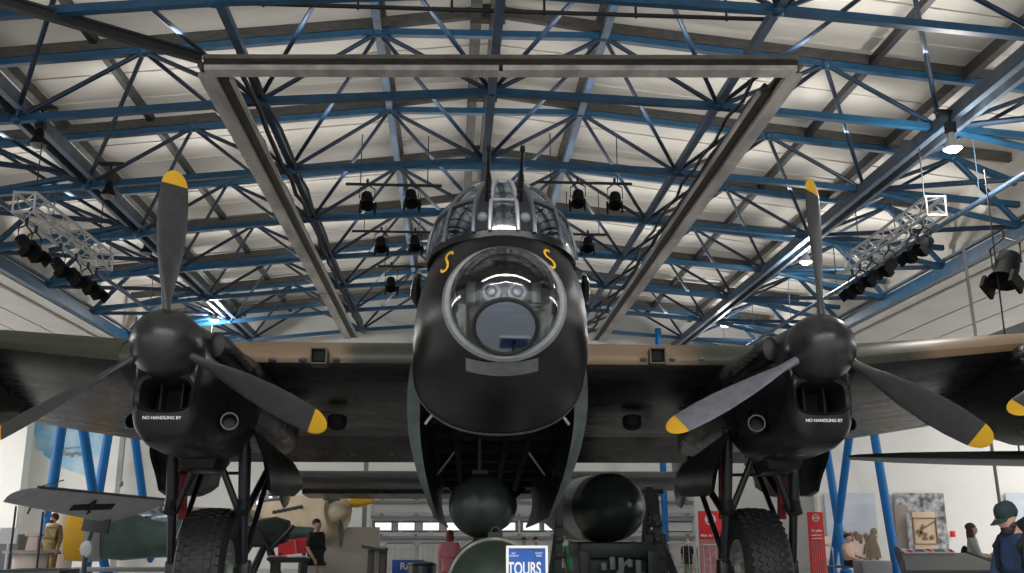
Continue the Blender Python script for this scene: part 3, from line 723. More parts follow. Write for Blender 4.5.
# ---- engine nacelles
def rrect(y, cx, cz, hw, hh, n=4.0, N=48):
    return [A(cx + hw * ss(math.cos(2 * PI * j / N), n), y, cz + hh * ss(math.sin(2 * PI * j / N), n)) for j in range(N)]
def propeller(par, cx, y0, cz, phase=90, light=None):
    o = A(cx, y0, cz); ax_ = Ad(0, -1, 0)
    pr = MB(); pr.lathe(o, ax_, [(-.02, .28), (-.02, .385), (.03, .393), (.12, .392), (.23, .372), (.33, .33), (.42, .268), (.485, .195), (.525, .105), (.54, .03)], 36)
    po = pr.build('propeller', M['spin'], par)
    for b_ in range(3):
        ph = R(phase + 120 * b_); r_ = Ad(math.cos(ph), 0, math.sin(ph)); t_ = Ad(-math.sin(ph), 0, math.cos(ph)); a_ = Ad(0, 1, 0)
        hubp = o + ax_ * .20
        secs = [(.34, .10, .10, -72), (.42, .115, .09, -68), (.55, .16, .07, -63), (.75, .27, .052, -58), (1.0, .355, .042, -54), (1.3, .395, .034, -50), (1.55, .385, .028, -47), (1.75, .345, .022, -45), (1.80, .33, .02, -44.5), (1.86, .295, .018, -44), (1.92, .225, .014, -44), (1.96, .13, .01, -44), (1.975, .03, .006, -44)]
        c_ = MB(); rings_ = []
        for rr, w_, th_, be in secs:
            rr *= 1.06; be += 2
            ch_ = t_ * math.cos(R(be)) + a_ * math.sin(R(be)); nr = r_.cross(ch_)
            rings_.append([hubp + r_ * rr + ch_ * (w_ / 2 * math.cos(2 * PI * j / 16)) + nr * (th_ / 2 * math.sin(2 * PI * j / 16) * (1.0 if abs(math.cos(2 * PI * j / 16)) < .99 else .6)) for j in range(16)])
        c_.loft(rings_[:9], True, False, 0); c_.loft(rings_[8:], False, True, 1)
        c_.build('blade', [M['prop_grey'] if light == b_ else M['prop'], M['yellow']], po)  # the chosen blade takes a paler grey than the others
def nacelle(cx, y0, cz, outer=False):
    def rg(y, hw, top, bot, n=2.2, nb=2.8): 
        return [A(cx + (p[0]), y0 + y, cz + p[1]) for p in prof(hw, top, bot, n, nb)]
    def prof(hw, top, bot, n, nb):
        o = []
        zc_ = (top + bot) / 2 + .12 if bot < -.6 else 0
        for j in range(48):
            a = 2 * PI * j / 48; c_, s_ = math.cos(a), math.sin(a); e = n if s_ >= 0 else nb
            o.append((hw * ss(c_, e), zc_ + ss(s_, e) * (top - zc_ if s_ >= 0 else zc_ - bot)))
        return o
    c_ = MB()
    lip = rrect(y0 + .0, cx, cz - .535, .285, .185, 3.6)
    lip2 = rrect(y0 - .03, cx, cz - .535, .325, .225, 3.2)
    k_ = .85 if outer else 1
    body = [lip, lip2, rg(.03, .365, .38, -.97, 2.2, 4), rg(.12, .395, .40, -1.04, 2.2, 4), rg(.5, .44, .44, -1.08, 2.2, 4), rg(1.1, .52, .50, -1.06, 2.2, 3.6), rg(1.9, .60, .56, -1.00, 2.2, 3.2)]
    if outer: body += [rg(2.8, .58, .56, -.85), rg(4.2, .45, .45, -.35), rg(5.6, .16, .3, .05)]
    else: body += [rg(2.1, .62, .57, -.92), rg(2.12, .62, .57, -.55), rg(2.7, .66, .60, -.50), rg(4.6, .66, .55, -.42), rg(5.4, .55, .45, -.30), rg(6.6, .30, .2, -.15), rg(7.3, .06, .05, -.05)]
    c_.loft(body, False, True); na = c_.build('engine_nacelle', M['bpaint'], bom)
    c_ = MB(); c_.loft([lip, rrect(y0 + .55, cx, cz - .55, .27, .175, 3.6)], False, True); 
    c_.build('radiator_intake', M['black'], na)
    c_ = MB()
    for x in (-.12, .12): c_ = MB(); c_.box(A(cx + x, y0 + .34, cz - .54), (.02, .2, .34), AR); c_.build('intake_splitter', M['black'], na)
    for s in (-1, 1):
        c_ = MB()
        c_.loft([[A(cx + s * (.40 + .03 * q), y0 + .32 + yy, cz + .13) + AR @ V((r_ * math.cos(2 * PI * j / 14) * .7, 0, r_ * math.sin(2 * PI * j / 14) * 1.15)) for j in range(14)] for q, (yy, r_) in enumerate(((0, .06), (.02, .13), (.3, .14), (1.3, .14), (1.6, .08)))])
        c_.build('exhaust_shroud', M['bsat'], na)
        for q in range(6): c_ = MB(); c_.tube(A(cx + s * .46, y0 + .52 + q * .17, cz + .12), A(cx + s * .60, y0 + .60 + q * .17, cz + .10), .045, .05, 8); c_.build('exhaust_stub', M['gunm'], na)
        c_ = MB(); o_ = A(cx + s * .53, y0 + .85, cz - .71); c_.lathe(o_, Ad(s * .25, -1, 0), [(-.3, .06), (0, .10), (.16, .11), (.16, .085), (.02, .07)], 20); c_.build('side_scoop', M['bsat'], na)
        if True:
            c_ = MB(); c_.torus(A(cx + s * .53, y0 + .85, cz - .71) + Ad(s * .25, -1, 0).normalized() * .16, Ad(s * .25, -1, 0), .098, .012, 20, 6); c_.build('scoop_rim', M['framem'], na)
    # stencil below the intake
    mt = face_mtx(A(cx, y0 + .016, cz - .815), AR @ V((1, 0, 0)), AR @ V((0, 0, 1)))
    n0 = V((0, 1, 0))
    text_mesh('stencil', 'NO HANDLING BY', .05, Matrix.Translation(Ad(0, -.035, 0)) @ mt, M['white'], na, .004, .0008)
    return na
for s in (-1, 1):
    na = nacelle(s * ENG, .03, -.105)
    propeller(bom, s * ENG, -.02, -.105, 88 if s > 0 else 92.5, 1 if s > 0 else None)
    nb_ = nacelle(s * (ENG + 4.35), .85, .28, True)
    propeller(bom, s * (ENG + 4.35), .80, .28, 88)
    # bay interior block, gear doors
    c = MB(); c.box(A(s * ENG, 1.85, -1.13), (.42, .5, .22), AR, taper=1.25, ch=.03); c.build('pivot_block', M['bsat'], na)
    for e in (-1, 1):
        c = MB(); g = []
        for i in range(9):
            f_ = i / 8; y = 1.90 + 3.4 * f_; row = []
            for j in range(9):
                t_ = j / 8; dep = (.84 - .30 * f_) * (1 - (1 - min(1, (f_ + .02) / .28)) ** 2.4 * .55) * (1 - max(0, f_ - .8) * 1.5)
                x = .60 + .11 * math.sin(t_ * PI * .62) - .06 * f_ + .05 * t_
                row.append((x, y + .45 * max(0, t_ - .45) ** 1.6 * (1 - f_) ** 4 * 2.2, -.68 - dep * t_ + .06 * f_))
            g.append(row)
        outr = [[A(s * ENG + e * p[0], p[1], p[2]) for p in r_] for r_ in g]
        inn = [[A(s * ENG + e * (p[0] - .05), p[1] + (.02 if i == 0 else -.02 if i == 8 else 0), p[2] + .015) for p in r_] for i, r_ in enumerate(g)]
        c.loft([o_ + n_[::-1] for o_, n_ in zip(outr, inn)], True, True)
        dr = c.build('gear_door', M['bsat'], na, 35)
    # ---- undercarriage
    wx = AX + s * ENG; wy = 13.95; wr = .845
    gl = None
    for e in (-1, 1):
        gear = MB(); gear.path([(wx + e * .47, 13.25, 2.75), (wx + e * .47, 13.5, 1.75)], .075, 14); gear.path([(wx + e * .47, 13.5, 1.8), (wx + e * .47, 13.72, .98)], .058, 14); gear.torus((wx + e * .47, 13.5, 1.78), (0, .25, -1), .075, .02, 16, 8)
        gear.box((wx + e * .47, 13.80, .86), (.16, .22, .3), ch=.03)
        gear.path([(wx + e * .47, 13.5, 1.78), (wx + e * .47, 13.42, 1.62)], .085, 12)
        gl = gear.build('main_gear_leg', M['leg'], bom)
        c = MB(); c.path([(wx + e * .10, 13.3, 2.42), (wx + e * .42, 13.5, 1.62)], .045, 10); c.build('cross_brace', M['leg'], gl)
    c = MB(); c.tube((wx - .47, 13.75, 2.15), (wx + .47, 13.75, 2.15), .022, n=8)
    c.build('cross_tube', M['leg'], gl)
    for e in (-1, 1):
        c = MB(); c.path([(wx + e * .47, 13.6, 1.6), (wx + e * .52, 14.9, 2.3)], .05, 10); c.path([(wx + e * .47, 13.72, 1.0), (wx + e * .50, 15.4, 2.5)], .04, 10); c.build('drag_strut', M['leg'], gl)
        c = MB(); c.bar((wx + e * .42, 13.90, 1.55), (wx + e * .42, 13.75, 2.5), .10, .08); c.build('lock_strut', M['red'], gl)
    c = MB(); c.tube((wx - .52, wy, wr), (wx + .52, wy, wr), .07, n=14); c.build('axle', M['leg'], gl)
    # tyre with block tread
    c = MB(); prof_ = []
    for x, r_ in ((-.20, .42), (-.26, .50), (-.315, .62), (-.32, .70), (-.285, .775), (-.21, .82), (-.10, .84), (0, .845), (.10, .84), (.21, .82), (.285, .775), (.32, .70), (.315, .62), (.26, .50), (.20, .42)): prof_.append((x, r_))
    c.lathe((wx, wy, wr), (1, 0, 0), prof_, 64, 0, True, True)
    ty = c.build('main_wheel', M['rubber'], bom, 50)
    c = MB()
    nt = 44
    for i in range(nt):
        for j, x in enumerate((-.235, -.14, -.047, .047, .14, .235)):
            a = 2 * PI * (i + .5 * (j % 2)) / nt; rr = .845 - .28 * x * x - .9 * max(0, abs(x) - .1) ** 2
            o_ = V((wx + x, wy + rr * math.cos(a), wr + rr * math.sin(a)))
            rad = V((0, math.cos(a), math.sin(a))); tn = V((0, -math.sin(a), math.cos(a)))
            mtx = Matrix((V((1, 0, 0)), tn, rad)).transposed()
            if s > 0: mtx = mtx @ Matrix.Rotation(R(45), 3, 'Z'); c.box(o_, (.078, .078, .024), mtx, taper=.75)
            else: c.box(o_ - rad * .004, (.084, .105, .016), mtx, taper=.9)
    c.build('tread', M['rubber'], ty, 0)
    for e in (-1, 1):
        c = MB(); c.lathe((wx + e * .19, wy, wr), (e, 0, 0), [(0, .43), (.04, .43), (.05, .36), (.02, .30), (.05, .15), (.12, .12), (.13, .04)], 32)
        for q in range(10): a = 2 * PI * q / 10; c.lathe((wx + e * .22, wy + .24 * math.cos(a), wr + .24 * math.sin(a)), (e, 0, 0), [(0, .03), (.03, .03), (.03, .018), (.0, .015)], 10)
        c.build('wheel_hub', M['hub'], ty)

# ---- bomb bay doors
for s in (-1, 1):
    g = []
    n = 16
    for i in range(n + 1):
        f_ = i / n; row = []
        for j in range(12):
            t_ = j / 11; y0_ = -.62 + 2.9 * t_ ** 1.6; y = y0_ + (8.4 - y0_) * f_
            x = .94 + .085 * math.sin(PI * t_) - .17 * t_ ** 2.4
            row.append((x, y, -.44 - (1.34 - .42 * f_) * t_))
        g.append(row)
    outr = [[A(s * p[0], p[1], p[2]) for p in r_] for r_ in g]; inn = [[A(s * (p[0] - .15 * (1 - .75 * (j / 11) ** 2) * (.35 + .65 * min(1, j / 2.5))), p[1] + .05 * (i == 0), p[2] + .01) for j, p in enumerate(r_)] for i, r_ in enumerate(g)]
    c = MB(); rg_ = [o_ + n_[::-1] for o_, n_ in zip(outr, inn)]; c.loft(rg_, True, True)
    for k_ in range(len(c.f) - 2):
        if 12 <= k_ % 24 <= 22: c.m[k_] = 1
    dr = c.build('bomb_bay_door', [M['door'], M['bpaint']], bom, 35)
    for y in (-.3, 3.6):
        c = MB(); c.tube(A(s * .55, y + .1, -.68), A(s * .80, y + .2, -1.0), .02, n=8); c.build('door_ram', M['silver'], dr)
c = MB(); c.box(A(0, 3.7, -.52), (1.7, 8.9, .22), AR); 
for y in range(8):
    c.box(A(0, .3 + y, -.66), (1.6, .1, .14), AR)
for x in (-.5, -.18, .18, .5): c.box(A(x, 3.8, -.68), (.08, 8.2, .10), AR)
c.build('bomb_bay_roof', M['black'], bom)
# ---- tail
tl = MB()
for s in (-1, 1):
    tl.loft([foil(s * x, 13.55, .33, 1.7, .21, inc=R(4)) for x in (.05, 2.5, 4.6, 5.05)])
tail = tl.build('tailplane', M['dark_grey'], bom)  # paler grey than the fins, standing in for light on the leading edge
for s in (-1, 1):
    c = MB(); c.loft([[A(s * x, 15.0, .33), A(s * x, 15.2, .33), A(s * x, 16.5 - .05 * x, .16), A(s * x, 16.48 - .05 * x, .12), A(s * x, 15.1, .09), A(s * x, 15.0, .10)] for x in (.4, 4.7)]); c.build('elevator', M['bpaint'], tail, 30)
for s in (-1, 1):
    c = MB(); rings_ = []
    for i in range(15):
        t_ = -1 + 2 * i / 14; hh = math.sqrt(max(0, 1 - t_ * t_)) ** .8; ch = .15 + 1.55 * hh; zz = .40 + (1.35 if t_ > 0 else .98) * t_ + .25
        rings_.append([A(s * 5.05 + .09 * hh * math.sin(2 * PI * j / 16) + .002, 14.5 + ch / 2 * math.cos(2 * PI * j / 16) , zz) for j in range(16)])
    c.loft(rings_); c.build('tail_fin', M['bpaint'], bom)
c = MB(); c.lathe(A(0, 16.4, .5), Ad(0, 1, 0), [(0, .42), (.3, .5), (.7, .42), (1.0, .2)], 20); c.build('rear_turret', M['tglass'], bom)
c = MB(); zt = A(0, 14.5, 0).z - .1; c.tube(A(0, 14.3, -.1), (AX, A(0, 14.5, 0).y, .45), .08, n=10); c.lathe((AX - .12, A(0, 14.5, 0).y, .32), (1, 0, 0), [(0, .2), (.03, .3), (.12, .32), (.21, .3), (.24, .2)], 24); c.build('tail_wheel', M['rubber'], bom)

# ------------------------------------------------------------------ bombs
# round-nosed bomb slung low in the bay
p = at(481, 505, 12.4); r_ = .40
t = thing('round_bomb', 'dark round-nosed bomb slung low between the open bomb bay doors', 'bomb', (p.x, p.y + 1, p.z - r_))
d = V((-.10, -1, -.03)).normalized()
c = MB(); c.lathe(p + V((0, .35, 0)), d, [(-2.2, .36), (-2.0, .40), (-.02, .40), (.1, .39), (.2, .355), (.28, .30), (.34, .22), (.385, .12), (.40, .02)], 40); c.build('body', M['bomb'], t)
c = MB(); c.tube(p + V((0, .9, .3)), p + V((0, .9, 1.3)), .05, n=10); c.box(p + V((0, .9, .42)), (.2, .6, .08)); c.build('carrier', M['dark'], t)
# big green bomb on a trolley under the sign
p = at(495, 588, 10.6); r_ = .50
t = thing('large_bomb', 'large green bomb with domed nose lying on a cradle behind the blue sign', 'bomb', (p.x, p.y + 1.5, 0))
c = MB(); c.lathe(p + V((0, .3, 0)), (0.0, -1, 0), [(-3.2, .14), (-2.2, .42), (-1.2, .5), (0, .495), (.02, .47), (.12, .44), (.26, .36), (.38, .24), (.46, .10), (.48, .02)], 48); c.build('body', M['bombg'], t)
c = MB(); c.torus(p + V((0, .3, 0)), (0, -1, 0), .488, .02, 48, 8); c.build('nose_ring', M['interior'], t)
c = MB(); c.box(p + V((.02, .45, .52)), (.16, .1, .08)); c.torus(p + V((.02, .45, .57)), (0, 1, 0), .045, .015, 16, 6); c.build('lifting_lug', M['dark'], t)
c = MB()
for y in (.3, 1.6): c.box(p + V((0, y, -.62)), (1.0, .16, .36), ch=.03)
for x in (-.42, .42): c.box((p.x + x, p.y + .9, .12), (.12, 2.4, .24), ch=.02)
c.build('cradle', M['tgreen'], t)
# pointed heavy bomb on its trolley
p = at(611, 507, 17.0); r_ = .575
t = thing('pointed_bomb', 'huge dark bomb with pointed conical nose resting on a green trolley', 'bomb', (p.x, p.y + 1.5, p.z - r_))
d = V((.16, -1, .0)).normalized()
c = MB(); c.lathe(p, d, [(-4.2, .25), (-3.0, .45), (-1.9, .575), (-.35, .575), (0, .572), (.12, .56), (.3, .515), (.55, .42), (.8, .29), (.98, .16), (1.06, .07), (1.08, .01)], 56); c.build('body', M['bomb'], t)
c = MB(); c.lathe(p, d, [(-1.25, .580), (-.45, .580)], 56, 0, False, False); c.lathe(p, d, [(-.44, .583), (-.38, .583)], 56, 0, False, False); c.build('body_band', M['silver'], t)
t = thing('bomb_trolley', 'dark green bomb trolley with upright arms under the pointed bomb', 'trolley', (p.x, p.y + .3, 0))
zt = p.z - .55
c = MB(); c.box((p.x, p.y + .2, zt - .16), (1.25, 1.6, .26), ch=.04); c.box((p.x, p.y + .2, zt - .75), (1.35, 2.2, .2), ch=.04); c.box((p.x, p.y + .1, .5), (1.5, 2.4, .25), ch=.04); c.box((p.x, p.y + .1, zt - .46), (1.18, 1.2, .5), ch=.03)
for x in (-.56, .56): c.box((p.x + x, p.y - .6, zt - .45), (.18, .16, .6), ch=.02)
c.build('chassis', M['tgreen'], t)
c = MB()
for k in range(5): c.box((p.x - .26 + .14 * k, p.y - .72, zt - .40 + .05 * (k % 2)), (.09, .12, .12 + .08 * (k % 3)), ch=.015)
c.bar((p.x - .34, p.y - .74, zt - .55), (p.x + .40, p.y - .74, zt - .52), .05, .05); c.bar((p.x - .05, p.y - .76, zt - .5), (p.x + .16, p.y - .76, zt - .28), .04, .04)
c.build('winch_gear', M['grey'], t)
for s in (-1, 1):
    c = MB(); x = p.x + s * .66 - (.26 if s < 0 else 0)
    c.bar((x + s * .08, p.y - .5, .2), (x, p.y - .5, zt + (.80 if s < 0 else .42)), .09, .12); c.bar((x + s * .22, p.y - .35, .2), (x + s * .02, p.y - .4, zt + .3), .1, .1)
    for k in range(5): c.box((x + s * .03, p.y - .58, .5 + .25 * k), (.2 - .02 * k, .06, .1), ch=.015)
    c.build('upright_arm', M['tgreen'], t)
    c = MB(); c.lathe((p.x + s * .78 - .1, p.y - .4, .36), (1, 0, 0), [(0, .2), (.02, .34), (.06, .36), (.16, .36), (.2, .34), (.22, .2)], 28); c.build('wheel', M['rubber'], t)
pm = at(653, 560, 18.2)
t = thing('jib_stand', 'tall narrow dark green jib standing right of the pointed bomb', 'jib', (pm.x, pm.y, 0))
c = MB(); zt = at(652, 488, 18.2).z
for dx in (-.14, .14): c.bar((pm.x + dx * 1.5, pm.y, .1), (pm.x + dx * .35, pm.y, zt - .05), .10, .14)
c.bar((pm.x - .02, pm.y, zt - .3), (pm.x - .03, pm.y, zt + .02), .12, .12); c.build('mast', M['tgreen'], t)
c = MB()
for k in range(9): f_ = k / 9; w_ = .40 * (1 - f_ * .72); c.box((pm.x, pm.y - .03, .25 + (zt - .5) * f_), (w_, .1, .12 + .05 * (k % 2)), ch=.015)
c.box((pm.x + .02, pm.y - .08, 1.15), (.44, .2, .4), ch=.04); c.build('fittings', M['tgreen'], t)
c = MB(); c.bar((pm.x + .08, pm.y, 1.45), (pm.x + .42, pm.y - .1, .45), .16, .14); c.box((pm.x + .1, pm.y, .22), (.5, .6, .3), ch=.05); c.build('outrigger', M['tgreen'], t)

# ------------------------------------------------------------------ TOURS sign on its stand
p = at(527, 565, 7.6); sw, shh = .295, .42; p.z = at(527, 547, 7.6).z - shh / 2
t = thing('tours_sign', 'blue TOURS notice in a white frame on a stand under the bomber', 'sign', (p.x, p.y, 0))
c = MB()
for x, z, w_, h_ in ((-sw / 2, 0, .02, shh), (sw / 2, 0, .02, shh), (0, shh / 2, sw + .02, .02), (0, -shh / 2, sw + .02, .02)): c.box(p + V((x, 0, z)), (w_, .03, h_), ch=.004)
c.build('frame', M['white'], t)
c = MB(); c.box(p + V((0, .004, 0)), (sw - .01, .012, shh - .01)); pn = c.build('panel', M['tours'], t)
mt = face_mtx(p + V((0, -.004, .02)), (1, 0, 0), (0, 0, 1))
text_mesh('lettering', 'TOURS', .085, Matrix.Translation((-.02, 0, .03)) @ mt @ Matrix.Diagonal((.92, 1.5, 1, 1)), M['white'], pn, .002, .002)
text_mesh('small_lettering', 'RAF\nMUSEUM', .018, Matrix.Translation((-.10, 0, .135)) @ mt, M['white'], pn, .002); text_mesh('small_lettering', 'DAILY\nFREE', .02, Matrix.Translation((.09, 0, .135)) @ mt, M['white'], pn, .002)
c = MB(); c.tube(p + V((0, .03, .1)), (p.x, p.y + .03, .03), .018, n=10); c.lathe((p.x, p.y + .03, 0), (0, 0, 1), [(0, .19), (.02, .19), (.03, .05)], 24); c.build('stand', M['dark'], t)

# ------------------------------------------------------------------ raking blue columns under the gutter beams
def colpost(label, a, b, r_, grp):
    c_ = MB(); a, b = V(a), V(b); c_.tube(a, b, r_, n=14); 
    t_ = thing('steel_column', label, 'column', b, group=grp); c_.build('shaft', M['blue_post'], t_)
    c_ = MB(); c_.box((b.x, b.y, .03), (.6, .6, .06), ch=.01); c_.lathe((b.x, b.y, .05), (0, 0, 1), [(0, r_ * 1.5), (.12, r_ * 1.5), (.16, r_)], 14); c_.build('base_plate', M['blue_post'], t_)
def yx(u, X):   # distance at which x = X projects to column u
    lo, hi = 5., 80.
    for _ in range(60):
        m_ = (lo + hi) / 2
        if abs(at(u, 500, m_).x) < abs(X): lo = m_
        else: hi = m_
    return lo
XL, XR = -11.13, 12.37
def inplane(X, u, z):
    y = yx(u, X); return V((X, y, z))
for (u0, u1, lab, tall) in ((53, 47, 'upright blue column left of the fighter wing', 1), (79, 113, 'blue raking column leaning over the fighter wing', 1), (101, 92.5, 'blue raking column meeting another above the fighter wing', 1), (133, 158, 'blue raking column behind the fighter fuselage', 1)):
    a = inplane(XL, u0, 4.0); b = inplane(XL, u1, 0); dirv = (a - b); 
    top = b + dirv * (4.6 / 4.0)
    colpost(lab, top, b, .145, 'raking blue columns left of the bomber')
for (u0, u1, lab) in ((831.5, 840.5, 'upright blue column right of the bomber beside the red banner'), (850, 826, 'blue raking column crossing behind the upright one right of the bomber'), (881.5, 891.5, 'blue column between the two wall photographs')):
    a = inplane(XR, u0, 3.6); b = inplane(XR, u1, 0); top = b + (a - b) * (4.6 / 3.6)
    colpost(lab, top, b, .125, 'raking blue columns right of the bomber')
for X_, y0_, y1_, nm in ((XL, 27.0, 37.6, 'left'), (XR, 26.5, 32.9, 'right')):
    c = MB(); c.bar((X_, y0_, 4.68), (X_, y1_, 4.68), .26, .18); tag(c.build('column_head_beam', M['blue_post'], None, 0), 'blue beam along the heads of the raking columns on the %s, mostly behind the wing' % nm, 'beam')
pb = at(663.5, 480, 36.5); c = MB(); 
colpost('thin blue column by the far wall right of the bomb', (pb.x, 36.5, 8.9), (pb.x, 36.5, 0), .12, 'far blue columns')
for i, (u, lab) in enumerate(((122, 'thin dark hanging rod beside the pale pillar'), )):
    q = at(u, 470, 34); c = MB(); c.tube((q.x, 34, 2.9), (q.x, 34, 8.6), .03, n=8); c.ell((q.x, 34, 2.9), (.09, .09, .12), 10, 6); tag(c.build('hanging_rod', M['grey']), lab, 'rod')
for u0, v0, u1, v1, Yq, lab in ((990, 425, 1000, 505, 20, 'thin purple-grey rod hanging behind the man in the cap'),):
    a, b = at(u0, v0, Yq), at(u1, v1, Yq); c = MB(); c.tube((b.x, Yq, b.z), (b.x - .15, Yq, 7.4), .035, n=8); tag(c.build('hanging_rod', M['grey']), lab, 'rod')

# ------------------------------------------------------------------ left wall picture and fighter
c = MB(); p0, p1 = at(17, 425, YB - .1), at(104, 478, YB - .1)
t = thing('wall_mural', 'tall blue sky picture with a city skyline on the far left wall', 'mural', ((p0.x + p1.x) / 2, YB - .1, 1))
ztop = at(50, 420, YB).z + 1.2
c.box(((p0.x + p1.x) / 2, YB - .06, (ztop + 2.4) / 2), (p1.x - p0.x, .06, ztop - 2.4)); pn = c.build('panel', M['mural'], t, 0)
c = MB()
sky = [(17, 449), (28, 449), (29, 437), (31, 433), (33, 433), (35, 438), (35, 450), (42, 451), (44, 455), (48, 458), (62, 468), (84, 475), (104, 478), (104, 500), (17, 500)]
pts = [at(u, v, YB - .11) for u, v in sky]; back = [q_ + V((0, .03, 0)) for q_ in pts]
c.add(pts + back, [list(range(15)), list(range(15, 30))[::-1]] + [[i, (i + 1) % 15, 15 + (i + 1) % 15, 15 + i] for i in range(15)]); c.build('skyline', M['wall'], pn, 0)
c = MB()
for i in range(9): q = at(52 + i * 4, 453 + (i % 3), YB - .12); c.box(q, (.1, .02, .12 + .05 * (i % 2)))
a, b = at(50, 455, YB - .12), at(86, 452, YB - .12); c.bar(a, b, .06, .05); c.bar(a + V((0, 0, .2)), b + V((0, 0, .2)), .04, .04); c.build('bridge_print', M['muralb'], pn, 0)

fr = at(120, 530, 22.5)
ft = thing('fighter_aircraft', 'grey fighter with a black cross under its wing and a yellow engine cowling', 'aircraft', (fr.x, fr.y, 0))
tipA, tipB, rootC, rootD = at(3, 502, 18.6), at(38, 488, 19.2), at(172, 501, 23.0), at(98, 521, 22.4)
c = MB(); rings_ = []
def wsec(a, b, th, n=10):
    o = []
    for i in range(n + 1): t_ = i / n; h_ = th * 2.6 * math.sqrt(t_) * (1 - t_) ; o.append(a.lerp(b, t_) + V((0, 0, h_)))
    for i in range(n - 1, 0, -1): t_ = i / n; h_ = th * 1.0 * math.sqrt(t_) * (1 - t_); o.append(a.lerp(b, t_) - V((0, 0, h_)))
    return o
c.loft([wsec(tipA.lerp(tipB, .45), tipA.lerp(tipB, .7), .02), wsec(tipA, tipB, .10), wsec(tipA.lerp(rootD, .5), tipB.lerp(rootC, .5), .20), wsec(rootD, rootC, .26)])
wg = c.build('wing', M['axis_grey'], ft)
nW = (tipB - tipA).cross(rootD - tipA).normalized()
if nW.z > 0: nW = -nW
def onw(s_, t_): return tipA.lerp(tipB, t_).lerp(rootD.lerp(rootC, t_), s_) + nW * .075
ctr = onw(.50, .50); e1 = (onw(.6, .5) - ctr).normalized(); e2 = (onw(.5, .6) - ctr).normalized()
c = MB(); rotc = Matrix((e1, e2, e1.cross(e2).normalized())).transposed()
c.bar(onw(.44, .36), onw(.68, .62), .15, .02, up=nW); c.bar(onw(.47, .70), onw(.66, .28), .15, .02, up=nW); c.build('black_cross', M['black'], wg, 0)
c = MB(); c.path([tipB.lerp(rootC, q / 12) + V((0, 0, .02)) for q in range(13)], .03, 6); c.build('wing_edge', M['axis_dark'], wg)
for q in (.25, .42):
    o = tipA.lerp(rootD, q); c = MB(); c.tube(o, o + V((-.03, -.02, -.12)), .02, n=8); c.build('wing_bracket', M['axis_dark'], wg)
a = at(39, 487, 19.2); b2 = at(64, 480, 19.2); c = MB(); c.tube(a, b2, .012, n=6); c.build('aerial', M['axis_dark'], wg)
n0, n1 = at(72, 536, 23.6), at(206, 534, 24.2)
axd = (n1 - n0).normalized()
c = MB(); L = (n1 - n0).length
c.lathe(n0, axd, [(.55, .50), (1.1, .56), (1.7, .52), (2.6, .50), (L * .9, .36), (L * 1.35, .25), (L * 1.9, .10)], 28); fu_ = c.build('fuselage', M['axis_green'], ft)
c = MB(); c.lathe(n0, axd, [(-.08, .40), (-.10, .52), (.0, .55), (.34, .57)], 28, 0, False, False); c.build('yellow_cowling', M['yellow'], ft)
c = MB(); c.lathe(n0, axd, [(.33, .575), (.36, .58), (.62, .57), (.66, .54)], 28, 0, False, False)
for q in range(12): 
    aa = 2 * PI * q / 12; oo = n0 + axd * .3 + V((0, math.cos(aa) * .56, math.sin(aa) * .56)); c.bar(oo, oo + axd * .3, .03, .03)
c.build('cowling_rear', M['axis_grey'], ft)
c = MB(); c.lathe(n0, -axd, [(-.05, .46), (.04, .34), (.10, .24), (.16, .12), (.19, .02)], 24); c.build('spinner', M['axis_dark'], ft)
q = at(97, 523, 22.3); c = MB(); c.box(q + V((0, 0, .05)), (.56, .1, .5), Matrix.Rotation(R(8), 3, 'Y'), ch=.02); c.build('gear_door', M['axis_dark'], ft)
q = at(86, 549, 22.7); c = MB(); c.lathe(q + V((0, -.07, 0)), (.5, 1, 0), [(0, .1), (.02, .17), (.07, .19), (.12, .17), (.14, .1)], 24); c.build('wheel', M['axis_grey'], ft); c = MB(); c.tube(q, q + V((.15, .1, .9)), .05, n=10); c.tube(V((q.x, q.y, q.z)), V((q.x, q.y, .04)), .06, n=8); c.build('gear_leg', M['axis_dark'], ft)
q = at(158, 522, 23.9); c = MB(); c.ell(q + V((0, 0, .12)), (.75, .34, .36), 16, 10); c.build('canopy', M['tglass'], ft)

# ------------------------------------------------------------------ sand coloured fighter
st_ = thing('desert_aircraft', 'sand coloured fighter with a yellow-tipped propeller behind the left main wheel', 'aircraft', (at(290, 520, 30).x, 30, 0))
n1 = at(338, 508, 28.0); n0 = at(236, 528, 33.0); axd = (n1 - n0).normalized(); L = (n1 - n0).length
c = MB(); N_ = 28; sx = axd.cross(V((0, 0, 1))).normalized(); su = sx.cross(axd); rr_ = []
for h, w_, tp, bt in ((-2.5, .25, .2, -.3), (0, .5, .45, -.55), (L * .45, .62, .62, -.72), (L * .75, .60, .55, -.85), (L * .93, .52, .40, -.80), (L, .44, .30, -.62)):
    rr_.append([n0 + axd * h + sx * w_ * ss(math.cos(2 * PI * j / N_), 2.4) + su * (ss(math.sin(2 * PI * j / N_), 2.4) * (tp if j < N_ / 2 else -bt)) for j in range(N_)])
c.loft(rr_); c.build('fuselage', M['sand'], st_)
c = MB(); c.lathe(n1 - su * .10, axd, [(-.05, .33), (.04, .33), (.2, .29), (.42, .20), (.56, .10), (.62, .02)], 24); sp_ = c.build('spinner', M['sand'], st_)
hub = n1 + axd * .18
